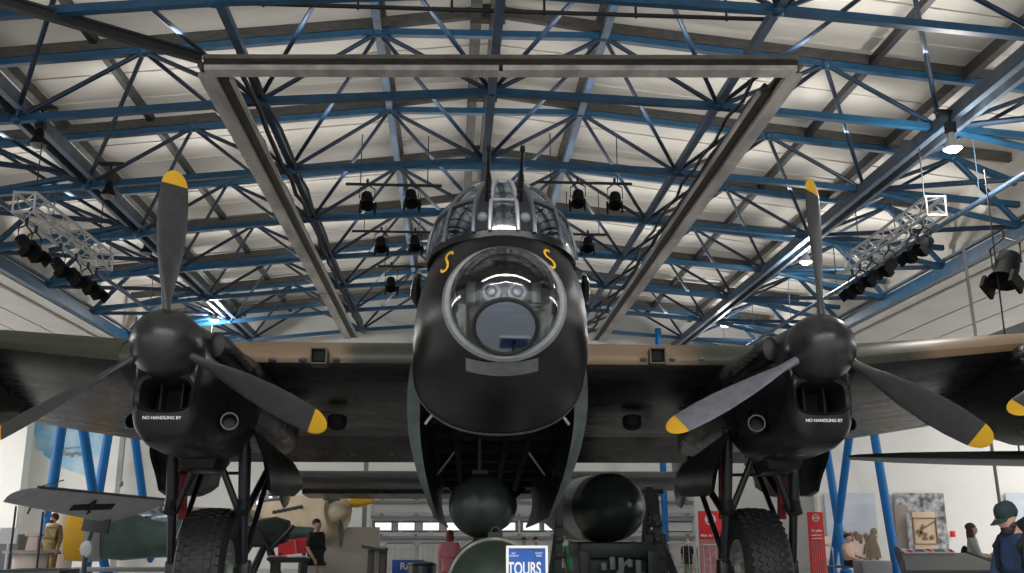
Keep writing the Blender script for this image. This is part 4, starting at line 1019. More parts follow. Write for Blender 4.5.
for (u, v, yl) in ((375, 497, 1), (341, 548, 0), (323, 489, 0)):
    tip = at(u, v, hub.y - .1); dd = (tip - hub); r0 = dd.normalized(); l_ = dd.length; side = r0.cross(axd).normalized(); cc = side * .75 + axd * .6
    c = MB(); rg_ = []
    for f_, w_ in ((.1, .06), (.3, .15), (.55, .21), (.7, .20), (.72, .20), (.9, .14), (1.0, .02)):
        rg_.append([hub + r0 * l_ * f_ + cc * w_ * math.cos(2 * PI * j / 10) + side.cross(r0) * .025 * math.sin(2 * PI * j / 10) for j in range(10)])
    c.loft(rg_[:4], True, False, 0); c.loft(rg_[3:], False, True, 1 if yl else 0); c.build('blade', [M['axis_green'] if not yl else M['yellow'], M['yellow']], sp_)
c = MB(); w0 = at(262, 520, 31); w1 = at(196, 536, 27.0)
c.loft([wsec(at(262, 520, 30.5), at(252, 512, 33), .22), wsec(at(150, 512, 26), at(160, 508, 27.5), .12)]); c.build('wing', M['stone'], st_)
for k_ in range(3):
    q0, q1 = n0 + axd * (L * (.55 + .1 * k_)) + su * .45 - sx * -.4, n0 + axd * (L * (.62 + .1 * k_)) + su * .3 + sx * .5
for k_ in range(6): c = MB(); o = n0 + axd * (L * (.62 + .045 * k_)) + sx * .58 + su * .12; c.tube(o, o + sx * .1 - axd * .1, .05, n=8); c.build('exhaust_stub', M['axis_dark'], st_)
c = MB(); c.bar(n0 + axd * L * .40 + su * .56 + sx * .3, n0 + axd * L * .68 + su * .45 + sx * .42, .10, .10); c.build('dark_strip', M['dark'], st_)
c = MB(); c.loft([[n0 + axd * (L * .2 + .7 * f_) + sx * .42 * math.cos(PI * j / 10) * g_ + su * (.5 + .42 * g_ * math.sin(PI * j / 10)) for j in range(11)] for f_, g_ in ((0, .3), (.4, .9), (1.4, 1), (2.0, .5))], False, False, closed=False); c.build('canopy', M['tglass'], st_)
c = MB(); q = at(300, 536, 28.5); c.lathe((q.x, 28.5, .36), (1, .2, 0), [(0, .2), (.03, .34), (.12, .36), (.21, .34), (.24, .2)], 24); c.build('wheel', M['rubber'], st_)
c = MB(); c.tube((q.x + .1, 28.5, .36), (q.x + .1, 29, 1.3), .06, n=8); c.build('gear_leg', M['axis_dark'], st_)
c = MB(); a, b = at(249, 512, 25), at(246, 555, 25)
rg_ = []
for f_, w_ in ((0, .03), (.25, .14), (.5, .2), (.75, .2), (1, .04)): o = a.lerp(b, f_); rg_.append([o + V((w_ * math.cos(2 * PI * j / 10), .04 * math.sin(2 * PI * j / 10), 0)) for j in range(10)])
c.loft(rg_)
t = thing('mounted_propeller_blade', 'green-grey propeller blade standing upright behind the left main wheel', 'propeller blade', (b.x, 25, 0)); c.build('blade', M['axis_green'], t)
c = MB(); c.tube(b, (b.x, 25, .02), .05, n=10); c.lathe((b.x, 25, 0), (0, 0, 1), [(0, .3), (.04, .3), (.06, .1)], 20); c.build('stand', M['dark'], t)

# dark gun carriage and red board beside the sand fighter
q = at(270, 545, 23); t = thing('engine_stand', 'dark engine on a splayed stand left of the red board', 'engine stand', (q.x, 23, 0))
c = MB(); c.box(q + V((-.1, .2, .2)), (.9, .6, .5), ch=.08); c.lathe(q + V((-.5, .2, .25)), (1, 0, .1), [(0, .2), (.1, .3), (.6, .32), (.9, .2)], 18); c.build('engine', M['tgreen'], t)
c = MB()
for dx in (-.55, .35): c.tube(q + V((-.1, 0, .1)), (q.x + dx, 22.7, .02), .05, n=8); c.tube(q + V((-.1, .3, .1)), (q.x + dx, 23.4, .02), .05, n=8)
c.tube(q + V((.05, -.2, -.1)), q + V((.55, -.3, .42)), .045, n=8); c.tube(q + V((.05, -.2, -.1)), q + V((-.35, -.3, .5)), .045, n=8); c.build('stand', M['dark'], t)
a, b = at(278, 555, 22), at(314, 537, 22); t = thing('red_board', 'bright red display board leaning behind the visitor in a black shirt', 'board', ((a.x + b.x) / 2, 22, 0))
c = MB(); c.loft([[at(278, 545, 22), at(278, 556, 22), at(278, 556, 22) + V((0, .06, 0)), at(278, 545, 22) + V((0, .06, 0))], [at(296, 538.5, 22), at(296, 554, 22), at(296, 554, 22) + V((0, .06, 0)), at(296, 538.5, 22) + V((0, .06, 0))], [at(315, 536, 22), at(315, 552, 22), at(315, 552, 22) + V((0, .06, 0)), at(315, 536, 22) + V((0, .06, 0))]]); c.build('panel', M['redp'], t, 20)
c = MB(); c.bar(at(295, 540, 22) + V((0, -.02, 0)), at(297, 554, 22) + V((0, -.02, 0)), .12, .02); c.build('yellow_stripe', M['kraft'], t)
for u in (280, 312): o = at(u, 553, 22); c = MB(); c.tube(o, (o.x, 22.05, 0), .03, n=8); c.build('leg', M['dark'], t)
q = at(287, 558, 20.3); t = thing('low_table', 'small display table with pink and white leaflets beside the red board', 'table', (q.x, 20.5, 0))
c = MB(); c.box((q.x - .18, 20.5, q.z), (.36, .5, .03), Matrix.Rotation(R(-8), 3, 'X'), ch=.005); c.build('pink_leaflet', M['pinkc'], t); c = MB(); c.box((q.x + .2, 20.5, q.z), (.38, .5, .03), Matrix.Rotation(R(-8), 3, 'X'), ch=.005); c.build('white_leaflet', M['white'], t)
c = MB(); c.box((q.x, 20.55, q.z - .05), (.8, .5, .04), Matrix.Rotation(R(-8), 3, 'X')); c.build('table_top', M['dark'], t)
for dx in (-.34, .34): c = MB(); c.tube((q.x + dx, 20.55, q.z - .05), (q.x + dx, 20.55, 0), .025, n=8); c.build('leg', M['dark'], t)

# ------------------------------------------------------------------ centre-left furniture
a, b = at(330, 527, 29), at(378, 568, 29); c = MB(); c.box(((a.x + b.x) / 2 - .3, 29.2, a.z / 2), (b.x - a.x + .6, .3, a.z), ch=.02); tag(c.build('partition_panel', M['beige']), 'low beige partition panel behind the dark lectern', 'partition')
a = at(365, 500, 33); c = MB(); c.box((a.x, 33, 1.9), (.14, .14, 3.8)); c.box((a.x, 33, .04), (.5, .5, .08)); tag(c.build('dark_post', M['grey']), 'dark grey post rising behind the sand fighter propeller', 'post')
q = at(375, 548, 15); t = thing('info_lectern', 'dark information lectern with a slanted pale top left of the bombs', 'lectern', (q.x, 15, 0))
c = MB(); c.box(q + V((0, 0, 0)), (.36, .5, .05), Matrix.Rotation(R(10), 3, 'Y'), ch=.008); tp_ = c.build('top', M['dark'], t)
c = MB(); c.box(q + V((0.0, 0, .03)), (.33, .46, .012), Matrix.Rotation(R(10), 3, 'Y')); c.build('text_panel', M['beige'], t)
for dx, m_ in ((-.09, 'brown'), (.0, 'olive'), (.09, 'brown')): c = MB(); c.box((q.x + .04 + dx, 15, (q.z - .03) / 2), (.085, .3, q.z - .03), ch=.008); c.build('column', M[m_], t)
q = at(422, 563, 18); t = thing('litter_bin', 'dark blue-grey litter bin in front of the crowd barriers', 'bin', (q.x, 18, 0)); c = MB(); c.lathe((q.x, 18, 0), (0, 0, 1), [(0, .2), (.02, .22), (q.z - .05, .25), (q.z, .23), (q.z + .02, .15), (q.z + .03, .02)], 24); c.build('body', M['case'], t); c = MB(); c.torus((q.x, 18, q.z - .03), (0, 0, 1), .245, .012, 24, 6); c.build('rim', M['dark'], t)
def barrier(u0, u1, Y, label, sign=None):
    a, b = at(u0, 542, Y), at(u1, 542, Y); z1 = 1.08
    t_ = thing('crowd_barrier', label, 'barrier', ((a.x + b.x) / 2, Y, 0), group='steel crowd barriers')
    c_ = MB(); c_.path([(a.x, Y, .2), (a.x, Y, z1 - .08), (a.x + .08, Y, z1), (b.x - .08, Y, z1), (b.x, Y, z1 - .08), (b.x, Y, .2), (a.x, Y, .2)], .022, 8); c_.build('frame', M['steel'], t_)
    c_ = MB(); n_ = int((b.x - a.x) / .13)
    for i in range(1, n_): x = a.x + (b.x - a.x) * i / n_; c_.tube((x, Y, .2), (x, Y, z1), .008, n=6)
    c_.build('bar', M['steel'], t_)
    for x in (a.x + .2, b.x - .2): c_ = MB(); c_.box((x, Y, .1), (.06, .6, .05)); c_.box((x, Y, .15), (.05, .05, .12)); c_.build('foot', M['steel'], t_)
    return t_
b1 = barrier(385, 416, 26, 'steel crowd barrier just right of the lectern')
b2 = barrier(418, 449, 26, 'steel crowd barrier between the bin and the bombs')
q0, q1 = at(392, 560, 25.6), at(424, 575, 25.6); t = thing('barrier_sign', 'blue and white sign hung on the left crowd barrier', 'sign', ((q0.x + q1.x) / 2, 25.6, q1.z))
c = MB(); c.box(((q0.x + q1.x) / 2, 25.72, (q0.z + q1.z) / 2), (q1.x - q0.x, .03, q0.z - q1.z), ch=.004); pn = c.build('panel', M['tours'], t)
text_mesh('lettering', 'RAF', .24, face_mtx(((q0.x + q1.x) / 2, 25.70, q0.z - .16), (1, 0, 0), (0, 0, 1)), M['white'], pn, .003, .004)
b3 = barrier(661, 694, 25, 'steel crowd barrier left of the tall red poster')
b4 = barrier(697, 728, 22, 'steel crowd barrier in front of the red poster')
b5 = barrier(818, 832, 22, 'short steel barrier beside the right red banner')
# red posters with ring badge
def banner(u0, u1, v0, v1, Y, label, split, lines):
    a, b = at(u0, v0, Y), at(u1, v1, Y); w_ = b.x - a.x; cx = (a.x + b.x) / 2
    t_ = thing('red_banner', label, 'banner', (cx, Y, 0)); z0 = max(.05, b.z - .4)
    zs_ = a.z - (a.z - b.z) * split
    c_ = MB(); c_.box((cx, Y, (a.z + zs_) / 2), (w_, .04, a.z - zs_), ch=.004); pn_ = c_.build('red_panel', M['redp'], t_)
    c_ = MB(); c_.box((cx, Y, (zs_ + z0) / 2), (w_, .038, zs_ - z0)); 
    if split < 1: c_.build('photo_panel', M['pink'], t_)
    cz = a.z - w_ * .36; 
    c_ = MB(); c_.torus((cx, Y - .03, cz), (0, 1, 0), w_ * .21, w_ * .028, 28, 6); c_.box((cx, Y - .03, cz), (w_ * .44, .015, w_ * .15)); c_.build('ring_badge', M['white'], pn_)
    text_mesh('badge_lettering', 'RAF', w_ * .15, face_mtx((cx, Y - .042, cz), (1, 0, 0), (0, 0, 1)), M['redp'], pn_, .002)
    for tx, sz, dz in lines: text_mesh('lettering', tx, w_ * sz, face_mtx((cx, Y - .024, a.z - w_ * dz), (1, 0, 0), (0, 0, 1)), M['white'], pn_, .003, .003)
    for x in (a.x + .03, b.x - .03): c_ = MB(); c_.tube((x, Y + .03, 0), (x, Y + .03, a.z - .05), .018, n=8); c_.box((x, Y + .03, .02), (.06, .5, .04)); c_.build('stand', M['steel'], t_)
    return t_, pn_, cx, w_, a, b
banner(698, 724, 511, 573, 23, 'red poster with a round badge above a pink photograph, left of the right wheel', .46, [('Make it Yours', .155, 1.02)])
bt, pn, cx, w_, a, b = banner(807, 827, 512, 573, 21, 'narrow red banner with a round badge, right of the right wheel', 1.0, [('My pilot', .19, 1.15), ('a story of flight', .11, 1.42), ('on and off duty', .11, 1.62)])
c = MB()
for i in range(6): c.box((cx - w_ * .35 + w_ * .14 * i, 20.975, b.z + .2), (w_ * .05, .008, .9))
c.build('stripes', M['pink'], pn, 0)

# ------------------------------------------------------------------ right-hand wall pictures and displays
def picture(u0, u1, v0, v1, Y, m_, label):
    a, b = at(u0, v0, Y), at(u1, v1, Y); t_ = thing('wall_photograph', label, 'picture', ((a.x + b.x) / 2, Y, b.z)); c_ = MB(); c_.box(((a.x + b.x) / 2, Y, (a.z + b.z) / 2), (b.x - a.x, .05, a.z - b.z)); pn_ = c_.build('print', m_, t_, 0); return t_, pn_
YP = 32.95
t, pn = picture(824, 880, 493, 560, YP, M['skyp'], 'large pale desert photograph with standing figures between the blue columns')
a, b = at(824, 536, YP), at(880, 560, YP); c = MB(); c.box(((a.x + b.x) / 2, YP - .03, (a.z + b.z) / 2), (b.x - a.x, .02, a.z - b.z)); c.build('sand_print', M['sandp'], pn, 0)
c = MB()
for u, v in ((845, 534), (851, 535), (856, 534), (860, 537), (866, 536)):
    q = at(u, v, YP - .05); c.ell(q, (.09, .02, .10), 10, 6)
    c.ell(q + V((.02, 0, -.12)), (.07, .02, .1), 8, 6)
c.build('distant_figures', M['brownp'], pn)
q = at(873, 545, YP - .06); c = MB(); c.loft([[q + V((x * math.cos(2 * PI * j / 12), .02 * math.sin(2 * PI * j / 12), z)) for j in range(12)] for x, z in ((.26, -.42), (.22, -.1), (.13, .15), (.17, .28), (.05, .36))]); c.ell(q + V((.08, 0, .44)), (.10, .02, .12), 12, 8); c.path([q + V((-.12, 0, .2)), q + V((-.26, 0, -.05)), q + V((-.32, 0, -.3))], .035, 6); c.path([q + V((-.12, 0, -.4)), q + V((-.17, 0, -.75))], .04, 6); c.path([q + V((.12, 0, -.4)), q + V((.10, 0, -.75))], .04, 6); c.build('standing_figure', M['khaki'], pn)
t, pn = picture(893, 949, 493, 550, YP, M['bw'], 'large black and white photograph of a crowd on the right wall')
picture(1005, 1060, 493, 560, YP, M['skyp'], 'pale photograph at the right end of the wall behind the capped man')
a, b = at(893, 505, 31.5), at(911, 573, 31.5); c = MB(); c.box(((a.x + b.x) / 2, 31.5, a.z / 2), (b.x - a.x, .12, a.z), ch=.01); tag(c.build('taupe_screen', M['taupe']), 'plain brown display panel in front of the crowd photograph', 'panel')
a, b = at(911, 512, 31.2), at(940, 573, 31.2); t = thing('framed_print', 'tan mounted picture of an aircraft standing before the crowd photograph', 'picture', ((a.x + b.x) / 2, 31.2, 0))
c = MB(); c.box(((a.x + b.x) / 2, 31.2, a.z / 2), (b.x - a.x, .1, a.z), ch=.01); c.build('mount', M['kraft'], t)
cx, cz = (a.x + b.x) / 2, at(925, 531, 31.1).z
c = MB()
for x, z, w_, h_ in ((-.37, 0, .03, .82), (.37, 0, .03, .82), (0, .40, .77, .03), (0, -.40, .77, .03)): c.box((cx + x, 31.13, cz + z), (w_, .03, h_))
c.build('inner_frame', M['brownp'], t)
c = MB(); c.bar((cx - .3, 31.13, cz - .05), (cx + .3, 31.13, cz + .28), .03, .12, up=(0, 1, 0)) ; c.bar((cx - .28, 31.13, cz - .0), (cx + .05, 31.13, cz - .12), .02, .1); c.bar((cx - .05, 31.13, cz + .2), (cx - .2, 31.13, cz - .18), .02, .07); c.ell((cx - .02, 31.13, cz - .22), (.1, .02, .06), 10, 6); c.ell((cx + .2, 31.13, cz - .2), (.08, .02, .08), 10, 6); c.build('aircraft_drawing', M['brownp'], t)
q = at(952, 534, YP); c = MB(); c.box(q + V((0, -.06, 0)), (.14, .12, .2), ch=.02); c.box(q + V((0, -.125, 0)), (.08, .02, .1), ch=.005); tag(c.build('alarm_call_point', M['redp']), 'small red fire alarm box on the white wall', 'alarm')
# slanted display case
t = thing('display_case', 'dark low display case with a slanted printed top in front of the right wall', 'display case', (6.5, 13, 0))
nl, fl, fr_, nr = V((5.45, 11.9, .92)), V((6.42, 14.2, 1.07)), V((7.40, 14.2, 1.07)), V((6.75, 11.9, .92))
def dn(p, z): return V((p.x, p.y, z))
c = MB(); c.loft([[dn(nl, 0), dn(fl, 0), dn(fr_, 0), dn(nr, 0)], [nl - V((0, 0, .06)), fl - V((0, 0, .06)), fr_ - V((0, 0, .06)), nr - V((0, 0, .06))]]); c.build('body', M['case'], t, 0)
ctr_ = (nl + fl + fr_ + nr) / 4
c = MB(); ex = [ctr_ + (p - ctr_) * 1.06 for p in (nl, fl, fr_, nr)]; c.loft([[p - V((0, 0, .06)) for p in ex], ex]); c.build('top_rim', M['dark'], t, 0)
c = MB(); c.loft([[p + V((0, 0, .004)) for p in (nl, fl, fr_, nr)], [p + V((0, 0, .012)) for p in (nl, fl, fr_, nr)]]); c.build('glass_top', M['case'], t, 0)
e0, e1 = fl.lerp(fr_, .04), fl.lerp(fr_, .80); up_ = V((0, .13, .055)); th_ = V((0, .03, -.03))
c = MB(); e0 = e0 + V((0, -.10, .015)); e1 = e1 + V((0, -.10, .015)); c.loft([[e0, e0 + up_, e0 + up_ + th_, e0 + th_], [e1, e1 + up_, e1 + up_ + th_, e1 + th_]]); tp_ = c.build('text_panel', M['white'], t, 0)
nrm_ = V((0, -.055, .13)).normalized()
def onp(f_, g_): return e0.lerp(e1, f_) + up_ * g_ + nrm_ * .004
for f_, g_ in ((.10, .35), (.50, .55), (.92, .4)):
    c = MB(); c.loft([[onp(f_, g_ - .28), onp(f_ + .07, g_ - .28), onp(f_ + .05, g_ + .28), onp(f_ - .03, g_ + .28)], [p_ + nrm_ * .004 for p_ in (onp(f_, g_ - .28), onp(f_ + .07, g_ - .28), onp(f_ + .05, g_ + .28), onp(f_ - .03, g_ + .28))]]); c.build('red_block', M['redp'], tp_, 0)
c = MB()
for k in range(3):
    for f0_ in (.22, .62): c.bar(onp(f0_, .25 + .22 * k), onp(f0_ + .2, .25 + .22 * k), .018, .004, up=nrm_)
c.build('print_lines', M['grey'], tp_, 0)
c = MB(); c.bar(nl + V((-.04, 0, .06)), fl + V((-.04, 0, .06)), .06, .08); c.build('edge_frame', M['dark'], t)
c = MB(); c.bar(nr + V((.05, -.1, -.06)), fr_ + V((.05, 0, -.01)), .07, .08); c.build('edge_frame', M['dark'], t)
a, b = at(862, 561, 24), at(893, 573, 24); c = MB(); c.box(((a.x + b.x) / 2, 24.3, (a.z) / 2), (b.x - a.x, .6, a.z), ch=.02); tag(c.build('plinth', M['grey']), 'grey plinth between the seated man and the display case', 'plinth')
a, b = at(826, 557, 28), at(882, 562, 28); c = MB(); c.box(((a.x + b.x) / 2, 28.4, a.z / 2 - .02), (b.x - a.x, .5, .10), ch=.01)
for x in (a.x + .1, b.x - .1): c.box((x, 28.4, a.z / 4), (.1, .4, a.z / 2 - .05))
# second aircraft wing seen edge-on at the right
t = thing('suspended_wing', 'long slim dark wing hanging edge-on beside the right blue columns', 'wing', (9, 16, at(940, 458, 16).z))
w0, w1 = at(846, 457.5, 17), at(1075, 459.5, 15)
c = MB(); rg_ = []
for f_, ch_, th_ in ((0, .04, .012), (.04, .32, .03), (.25, .7, .07), (.6, 1.0, .095), (1.0, 1.2, .11), (1.6, 1.35, .12)):
    o = w0.lerp(w1, f_); rg_.append([o + V((0, ch_ * .5 * math.cos(2 * PI * j / 20), th_ * math.sin(2 * PI * j / 20) - .02 * math.cos(2 * PI * j / 20))) for j in range(20)])
c.loft(rg_); wo = c.build('wing_skin', M['axis_grey'], t)
c = MB(); c.path([w0.lerp(w1, f_) + V((0, -ch_ * .5, .02)) for f_, ch_ in ((0.01, .06), (.04, .32), (.25, .7), (.6, 1.0), (1.0, 1.2), (1.6, 1.35))], [.012, .025, .05, .065, .075, .08], 8); c.build('leading_edge', M['dark'], t)
for f_ in (.78, 1.3): o = w0.lerp(w1, f_); c = MB(); c.tube(o, (o.x, o.y, 7.45), .015, n=6); c.build('hanging_wire', M['dark'], t)
# left foreground exhibits
q = at(30, 560, 17); t = thing('exhibit_drum', 'pale cylindrical exhibit with a small box on top at the lower left', 'exhibit', (q.x, 17, 0))
c = MB(); zt = at(28, 553, 17).z; c.lathe((q.x, 17, 0), (0, 0, 1), [(0, .26), (.02, .26), (zt - .03, .26), (zt, .24)], 28); c.build('drum', M['sandp'], t)
c = MB(); c.lathe((q.x, 17, zt), (0, 0, 1), [(0, .42), (.03, .42), (.04, .40)], 28); c.build('shelf', M['beige'], t); c = MB(); c.box((q.x + .03, 17, zt + .15), (.2, .18, .24), taper=.8, ch=.02); c.box((q.x + .03, 17, zt + .29), (.24, .2, .05), ch=.01); c.build('instrument', M['sandp'], t)
a, b = at(9, 569, 13.5), at(70, 573, 13.5); c = MB(); c.box(((a.x + b.x) / 2, 13.5, a.z / 2), (b.x - a.x, .7, a.z), ch=.02); tag(c.build('low_plinth', M['case']), 'dark low plinth in front of the flight suit at the lower left', 'plinth')
for u, lab in ((12, 'left'), (40, 'right')):
    q = at(u, 540, 16.5); c = MB(); c.tube((q.x, 16.5, 0), (q.x, 16.5, at(u, 506 if u < 20 else 512, 16.5).z), .018, n=8); c.lathe((q.x, 16.5, 0), (0, 0, 1), [(0, .16), (.02, .16), (.03, .03)], 18); tag(c.build('barrier_pole', M['dark']), 'thin dark pole standing just %s of the pale drum exhibit' % lab, 'pole')
q = at(61, 545, 28.2); c = MB(); c.lathe((q.x, 28.2, 0), (0, 0, 1), [(0, .32), (.02, .32), (at(61, 505, 28.2).z, .32), (at(61, 504, 28.2).z, .25)], 24); tag(c.build('round_pillar', M['sandp']), 'pale round display pillar behind the flight suit', 'pillar')
q = at(10, 525, 20); c = MB(); c.box(q + V((0, 0, -.2)), (.32, .03, .3)); c.tube(q + V((0, .02, -.2)), (q.x, 20.02, 0), .025, n=8); c.box((q.x, 20.02, .02), (.4, .4, .04)); tag(c.build('notice_stand', M['white']), 'small white notice on a stand at the far left edge', 'notice')
a, b = at(-20, 534, 24), at(26, 546, 24); c = MB(); c.box(((a.x + b.x) / 2, 24, (a.z + .25) / 2), (b.x - a.x, .8, a.z - .25), ch=.03); c.box(((a.x + b.x) / 2, 24, .12), (b.x - a.x - .3, .6, .25)); tag(c.build('grey_cabinet', M['grey']), 'long grey cabinet at the far left edge', 'cabinet')
q = at(180, 566, 30); c = MB(); c.box((at(130, 566, 30).x, 30, .3), (3.2, .5, .12), ch=.02)
for dx in (-1.2, 1.2): c.box((at(130, 566, 30).x + dx, 30, .13), (.12, .4, .26))
tag(c.build('low_bench', M['grey']), 'low grey bench between the blue columns under the fighter', 'bench')

# ------------------------------------------------------------------ people
def skinned(nodes, edges, root, mtx, sub=2):
    me = bpy.data.meshes.new('sk'); names = list(nodes); idx = {n: i for i, n in enumerate(names)}
    me.from_pydata([nodes[n][0] for n in names], [(idx[a], idx[b_]) for a, b_ in edges], [])
    o = bpy.data.objects.new('sk', me); COL.objects.link(o)
    o.modifiers.new('s', 'SKIN'); sv = me.skin_vertices[0].data
    for n in names:
        r_ = nodes[n][1]; sv[idx[n]].radius = r_ if isinstance(r_, tuple) else (r_, r_); sv[idx[n]].use_root = (n == root)
    m_ = o.modifiers.new('u', 'SUBSURF'); m_.levels = m_.render_levels = sub
    dg = bpy.context.evaluated_depsgraph_get(); ev = bpy.data.meshes.new_from_object(o.evaluated_get(dg)); bpy.data.objects.remove(o)
    mb = MB(); mb.add([mtx @ v.co for v in ev.vertices], [list(p.vertices) for p in ev.polygons]); return mb
def person(label, loc, heading, h, top, bot, hair, pose='stand', arms=None, hairlen=.0, group=None, lean=0.0, headtilt=0.0, extras=None, sleeve=1, fingers=True):
    """Local frame: faces -Y, feet at z=0, 1.75 tall before scaling."""
    t_ = thing('person', label, 'person', loc, (0, 0, heading), group)
    mtx = W[t_.name] @ Matrix.Scale(h / 1.75, 4)
    N, E = {}, []
    sit = pose == 'sit'
    dz = -.46 if sit else 0
    def up(p):  # lean of the upper body about the hips
        x, y, z = p; z0 = .95; 
        yy = y * math.cos(lean) - (z - z0) * math.sin(lean); zz = z0 + y * math.sin(lean) + (z - z0) * math.cos(lean); return (x, yy, zz + dz)
    N['pel'] = (up((0, 0, .95)), (.165, .12)); N['wst'] = (up((0, .0, 1.12)), (.145, .105)); N['chs'] = (up((0, .0, 1.32)), (.175, .12)); N['nkb'] = (up((0, .015, 1.47)), (.085, .075)); N['nk'] = (up((0, .0, 1.53)), .055)
    E += [('pel', 'wst'), ('wst', 'chs'), ('chs', 'nkb'), ('nkb', 'nk')]
    nk = V(up((0, 0, 1.53))); ht = lean * .5 + headtilt
    hd = lambda x, y, z: tuple(nk + V((x, y * math.cos(ht) - z * math.sin(ht), y * math.sin(ht) + z * math.cos(ht))))
    N['jaw'] = (hd(0, -.03, .06), (.062, .07)); N['mid'] = (hd(0, -.015, .125), (.076, .094)); N['crn'] = (hd(0, .0, .185), (.066, .078)); N['nos'] = (hd(0, -.112, .10), .017)
    E += [('nk', 'jaw'), ('jaw', 'mid'), ('mid', 'crn'), ('mid', 'nos')]
    for s_, nm in ((-1, 'l'), (1, 'r')):
        N['ear' + nm] = (hd(s_ * .084, .012, .115), .02); E.append(('mid', 'ear' + nm))
        N['sh' + nm] = (up((s_ * .185, .01, 1.42)), .062); E.append(('chs', 'sh' + nm))
        A_ = (arms or {}).get(nm) or ((s_ * .235, .03, 1.14), (s_ * .245, -.07, .91))
        el_, wr_ = V(up(A_[0])), V(up(A_[1]))
        N['el' + nm] = (tuple(el_), .046); N['wr' + nm] = (tuple(wr_), .03); d_ = (wr_ - el_).normalized(); N['hn' + nm] = (tuple(wr_ + d_ * .075), (.042, .024))
        E += [('sh' + nm, 'el' + nm), ('el' + nm, 'wr' + nm), ('wr' + nm, 'hn' + nm)]
        if fingers:
            sd = d_.cross(V((1, 0, 0))); sd = sd.normalized() if sd.length > .1 else V((0, 1, 0)); curl = d_.cross(sd) * s_
            for f_ in range(4):
                o = wr_ + d_ * .105 + sd * (.027 - .018 * f_); l_ = (.06, .072, .068, .05)[f_]
                N['f%d%s' % (f_, nm)] = (tuple(o + d_ * l_ * .5 - curl * .008), .0095); N['g%d%s' % (f_, nm)] = (tuple(o + d_ * l_ * .9 - curl * .028), .008)
                E += [('hn' + nm, 'f%d%s' % (f_, nm)), ('f%d%s' % (f_, nm), 'g%d%s' % (f_, nm))]
            N['t0' + nm] = (tuple(wr_ + d_ * .05 + sd * .05 - curl * .012), .012); N['t1' + nm] = (tuple(wr_ + d_ * .09 + sd * .062 - curl * .025), .0095); E += [('hn' + nm, 't0' + nm), ('t0' + nm, 't1' + nm)]
        if sit: hip, kn, an, toe = (s_ * .095, -.0, .47), (s_ * .12, -.45, .50), (s_ * .13, -.42, .09), (s_ * .14, -.58, .04)
        else: hip, kn, an, toe = (s_ * .095, 0, .88), (s_ * .105, -.015, .49), (s_ * .11, .02, .085), (s_ * .125, -.13, .035)
        N['hp' + nm] = (hip, .09); N['kn' + nm] = (kn, .062); N['an' + nm] = (an, .042); N['to' + nm] = (toe, .036)
        E += [('pel', 'hp' + nm), ('hp' + nm, 'kn' + nm), ('kn' + nm, 'an' + nm), ('an' + nm, 'to' + nm)]
    body = skinned(N, E, 'pel', mtx).build('body', M['skin'], t_, 180)
    def cloth(keys, edges, g, nm_, m_, root):
        n2 = {}
        for k_ in keys:
            p, r_ = N[k_]; n2[k_] = (p, tuple(q * g + .012 for q in r_) if isinstance(r_, tuple) else r_ * g + .012)
        return skinned(n2, edges, root, mtx).build(nm_, M[m_], t_, 180)
    N['hem'] = (up((0, 0, .84)), (.172, .128))
    tk = ['pel', 'wst', 'chs', 'nkb'] + [a + b_ for a in ('sh', 'el') for b_ in 'lr']; te = [('pel', 'wst'), ('wst', 'chs'), ('chs', 'nkb')] + [('chs', 'sh' + b_) for b_ in 'lr'] + [('sh' + b_, 'el' + b_) for b_ in 'lr']
    if not sit: tk = tk + ['hem']; te = te + [('pel', 'hem')]
    if sleeve == 2: tk += ['wrl', 'wrr']; te += [('ell', 'wrl'), ('elr', 'wrr')]
    cloth(tk, te, 1.17, 'shirt', top, 'pel')
    N['blt'] = (up((0, 0, 1.04)), (.15, .108))
    bk = ['blt', 'pel'] + [a + b_ for a in ('hp', 'kn', 'an') for b_ in 'lr']
    cloth(bk, [('blt', 'pel')] + [('pel', 'hp' + b_) for b_ in 'lr'] + [('hp' + b_, 'kn' + b_) for b_ in 'lr'] + [('kn' + b_, 'an' + b_) for b_ in 'lr'], 1.2, 'trousers', bot, 'pel')
    for b_ in 'lr':
        cloth(['an' + b_, 'to' + b_], [('an' + b_, 'to' + b_)], 1.15, 'shoe', 'dark', 'an' + b_)
    rot = Matrix.Rotation(ht, 3, 'X'); R3 = mtx.to_3x3().normalized(); k = h / 1.75
    def hp_(x, y, z): return mtx @ V(hd(x, y, z))
    c_ = MB()
    for s_ in (-1, 1): c_.ell(hp_(s_ * .034, -.098, .128), (.012 * k, .008 * k, .009 * k), 8, 6)
    c_.ell(hp_(0, -.094, .052), (.024 * k, .008 * k, .006 * k), 8, 6); c_.build('eyes_and_mouth', M['beard'], t_)
    if hair:
        c_ = MB(); c_.ell(hp_(0, .022, .165), (.092 * k, .108 * k, .088 * k), 18, 12, R3 @ rot)
        if hairlen: c_.ell(hp_(0, .065, .165 - hairlen * .5), (.085 * k, .05 * k, hairlen * .65 * k), 16, 10, R3 @ rot); 
        if hairlen:
            for s_ in (-1, 1): c_.ell(hp_(s_ * .075, .01, .13 - hairlen * .42), (.026 * k, .045 * k, hairlen * .55 * k), 12, 8, R3 @ rot)
        c_.build('hair', M[hair], t_)
    if extras: extras(t_, mtx, hp_, R3, rot, k, up)
    return t_
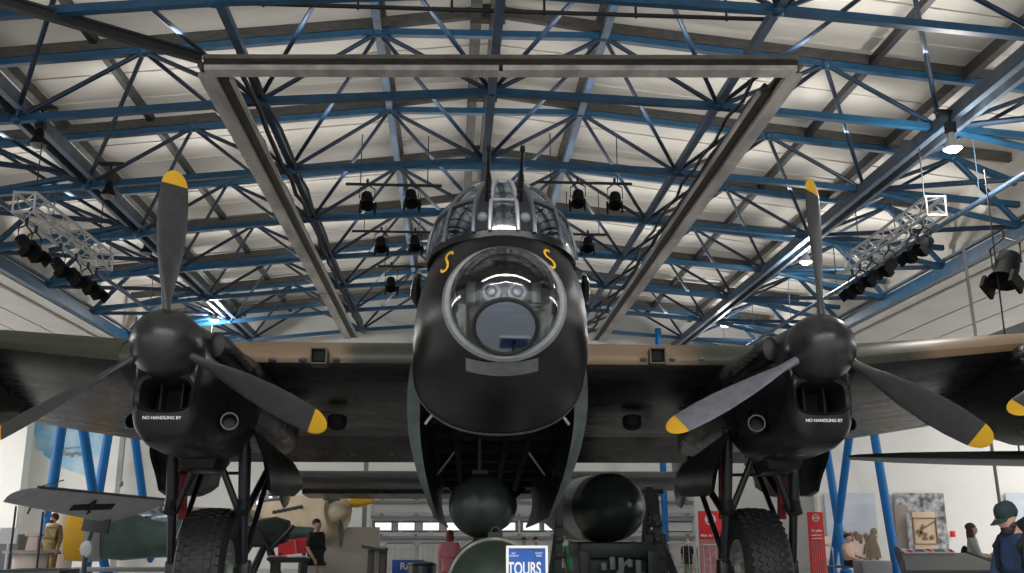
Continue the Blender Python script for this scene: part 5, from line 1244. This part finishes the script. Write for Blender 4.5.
# man in a cap, near right, seen from his left side, head bowed
lean_ = R(13)
def cap_extras(t_, mtx, hp_, R3, rot, k, up):
    c_ = MB(); pts = []
    c_.loft([[hp_(r1 * math.cos(2 * PI * j / 24), .015 + r2 * math.sin(2 * PI * j / 24), z) for j in range(24)] for r1, r2, z in ((.093, .112, .135), (.096, .115, .155), (.095, .113, .19), (.083, .10, .232), (.055, .07, .262), (.004, .005, .272))], False, True)
    cap = c_.build('cap', M['capm'], t_)
    c_ = MB(); g = []
    for i in range(9):
        a = PI * (.12 + .76 * i / 8); g.append([hp_(.088 * math.cos(a), -.015 - .095 * math.sin(a), .148), hp_(.082 * math.cos(a), -.015 - .185 * math.sin(a), .137 - .012 * abs(math.cos(a))), hp_(.082 * math.cos(a), -.015 - .185 * math.sin(a), .131 - .012 * abs(math.cos(a))), hp_(.088 * math.cos(a), -.015 - .095 * math.sin(a), .140)])
    c_.loft(g); c_.build('brim', M['capm'], cap)
    c_ = MB(); c_.ell(hp_(0, -.045, .03), (.066 * k, .066 * k, .062 * k), 16, 10, R3 @ rot); c_.ell(hp_(0, -.02, .06), (.082 * k, .06 * k, .055 * k), 16, 10, R3 @ rot); c_.build('beard', M['beard'], t_)
    c_ = MB(); c_.ell(mtx @ V(up((0, .15, 1.27))), (.32 * k, .20 * k, .37 * k), 20, 14, R3 @ Matrix.Rotation(-lean_, 3, 'X')); bp = c_.build('backpack', M['jblack'], t_)
    for s_ in (-1, 1):
        c_ = MB(); c_.path([mtx @ V(up(p)) for p in ((s_ * .13, .14, 1.43), (s_ * .145, .02, 1.50), (s_ * .15, -.12, 1.40), (s_ * .16, -.14, 1.22), (s_ * .18, -.02, 1.05), (s_ * .15, .14, 1.0))], .03, 8); c_.build('strap', M['jblack'], bp)
hp = at(1001, 520, 8.6)
person('bearded man in a dark cap and blue shirt with a black backpack, head bowed', (hp.x + .20, 8.6, 0), R(-78), 1.62, 'navy', 'jeans', 'hair_dark', lean=R(13), headtilt=R(18), sleeve=2,
       arms={'l': ((-.25, -.10, 1.16), (-.24, -.26, .94)), 'r': ((.25, -.12, 1.15), (.23, -.30, .95))}, extras=cap_extras)
def bag_extras(t_, mtx, hp_, R3, rot, k, up):
    c_ = MB(); c_.ell(mtx @ V((.02, .17, 1.12)), (.13 * k, .09 * k, .2 * k), 16, 10, R3); c_.build('bag', M['jblack'], t_)
q = at(972, 533, 17.4)
person('woman with long brown hair, pale grey jumper and black bag, standing before the white wall', (q.x, 17.4, 0), R(62), 1.50, 'lgrey', 'tblack', 'hair_brown', hairlen=.3, sleeve=2, extras=bag_extras, arms={'l': ((-.22, -.1, 1.12), (-.05, -.27, 1.12)), 'r': ((.22, -.1, 1.12), (.08, -.27, 1.08))})
q = at(849, 545, 28); seat = MB(); seat.box((q.x, 28.1, .40), (1.6, .5, .06), ch=.01)
for dx in (-.7, .7): seat.box((q.x + dx, 28.1, .19), (.08, .42, .38))
tag(seat.build('visitor_bench', M['case']), 'dark bench carrying the seated man by the blue column', 'bench')
person('man in a peach shirt seated on a bench between the right blue columns', (q.x, 28.05, .02), R(40), 1.72, 'peach', 'jblack', 'hair_dark', pose='sit', sleeve=1, arms={'l': ((-.24, -.08, 1.14), (-.16, -.32, 1.05)), 'r': ((.24, -.08, 1.14), (.18, -.33, 1.08))})
q = at(317, 540, 21.0)
person('visitor in a black T-shirt and cream trousers, walking in front of the red board', (q.x, 20.9, 0), R(55), 1.60, 'tblack', 'cream', 'hair_dark', arms={'l': ((-.24, .02, 1.14), (-.22, -.14, .92)), 'r': ((.24, .05, 1.12), (.26, .02, .88))})
q = at(450, 545, 22); person('person with red hair and a pink top standing left of the bombs', (q.x, 19, 0), R(170), 1.38, 'pinkc', 'navy', 'hair_red', hairlen=.16)
q = at(633, 545, 27); person('visitor in a white top with dark hair behind the barrier right of the jib', (q.x, 27, 0), R(15), 1.10, 'whitec', 'navy', 'hair_dark', group=None)
q = at(687, 545, 27.5); person('fair-haired visitor in a dark top left of the tall red poster', (q.x, 27.5, 0), R(-20), 1.15, 'tblack', 'khaki', 'hair_blond')
q = at(669, 560, 27.8); person('visitor in a red top between the two other barrier visitors', (q.x, 27.8, 0), R(10), .92, 'redc', 'pinkc', 'hair_brown')
q = at(536, 545, 24); person('visitor in a red top half hidden behind the blue sign', (q.x, 24, 0), R(20), 1.22, 'redc', 'navy', 'hair_dark')
q = at(524, 545, 25.5); person('visitor in a blue top half hidden behind the blue sign', (q.x, 25.5, 0), R(-15), 1.2, 'jeans', 'jblack', 'hair_dark')
q = at(570, 550, 21); person('visitor in a green top behind the left arm of the bomb trolley', (q.x, 21, 0), R(30), 1.28, 'greenc', 'khaki', 'hair_dark')
def suit_extras(t_, mtx, hp_, R3, rot, k, up):
    c_ = MB(); c_.ell(hp_(0, .01, .15), (.10 * k, .115 * k, .11 * k), 16, 10, R3); c_.ell(hp_(0, -.06, .05), (.05 * k, .07 * k, .05 * k), 12, 8, R3); c_.build('flying_helmet', M['beard'], t_)
    c_ = MB(); c_.torus(mtx @ V((0, -.02, 1.48)), (0, 0, 1), .12 * k, .05 * k, 20, 8); c_.build('collar', M['kraft'], t_)
q = at(52, 540, 27.0); person('mannequin in a tan flight suit and dark helmet before the round pillar', (q.x, 27.0, 0), R(-20), 1.80, 'suit', 'suit', None, sleeve=2, extras=suit_extras).name = 'mannequin'

# ------------------------------------------------------------------ light
UP, FL, ED = 105, 700, 1500
w = bpy.data.worlds.new('hall_daylight'); sc.world = w; w.use_nodes = True
w.node_tree.nodes['Background'].inputs[0].default_value = (.93, .97, 1, 1); w.node_tree.nodes['Background'].inputs[1].default_value = 1.1
# added strips without fixtures, mid-bay and at the eaves, evening out the roof lining
for y in rows[1:]:
    area('added_roof_fill', (XB, y + BY / 2, 9.2), 15.5, .16, UP, (PI, 0, 0))
    for s in (-1, 1): area('added_eaves_fill', (XB + s * 10.1, y + BY / 2, 8.7), 3.2, .12, UP * .2, (PI, 0, 0))
# added fill strips, unseen behind and above the camera, lighting the bomber's front
for y in (-3, 2.5): area('added_overhead_fill', (XB, y, 8.6), 16, .8, FL)
area('added_front_fill', (XB, YF + .3, 4.5), 26, 6, ED, (R(-90), 0, 0), (.95, .98, 1))  # added panel across the open end, front fill from behind the camera
area('added_aisle_fill', (24, 22, 7.2), 8, 18, 2300); area('added_aisle_fill', (-22, 24, 7.2), 8, 20, 3600)  # added unseen panels out past the aisles, brightening the far walls
sc.view_settings.view_transform = 'Standard'; sc.view_settings.look = 'None'; sc.view_settings.gamma = 1; sc.view_settings.use_curve_mapping = False
sc.view_settings.exposure = .2
sc.cycles.use_denoising = True; sc.cycles.max_bounces = 8; sc.cycles.transparent_max_bounces = 16; sc.cycles.sample_clamp_indirect = 6
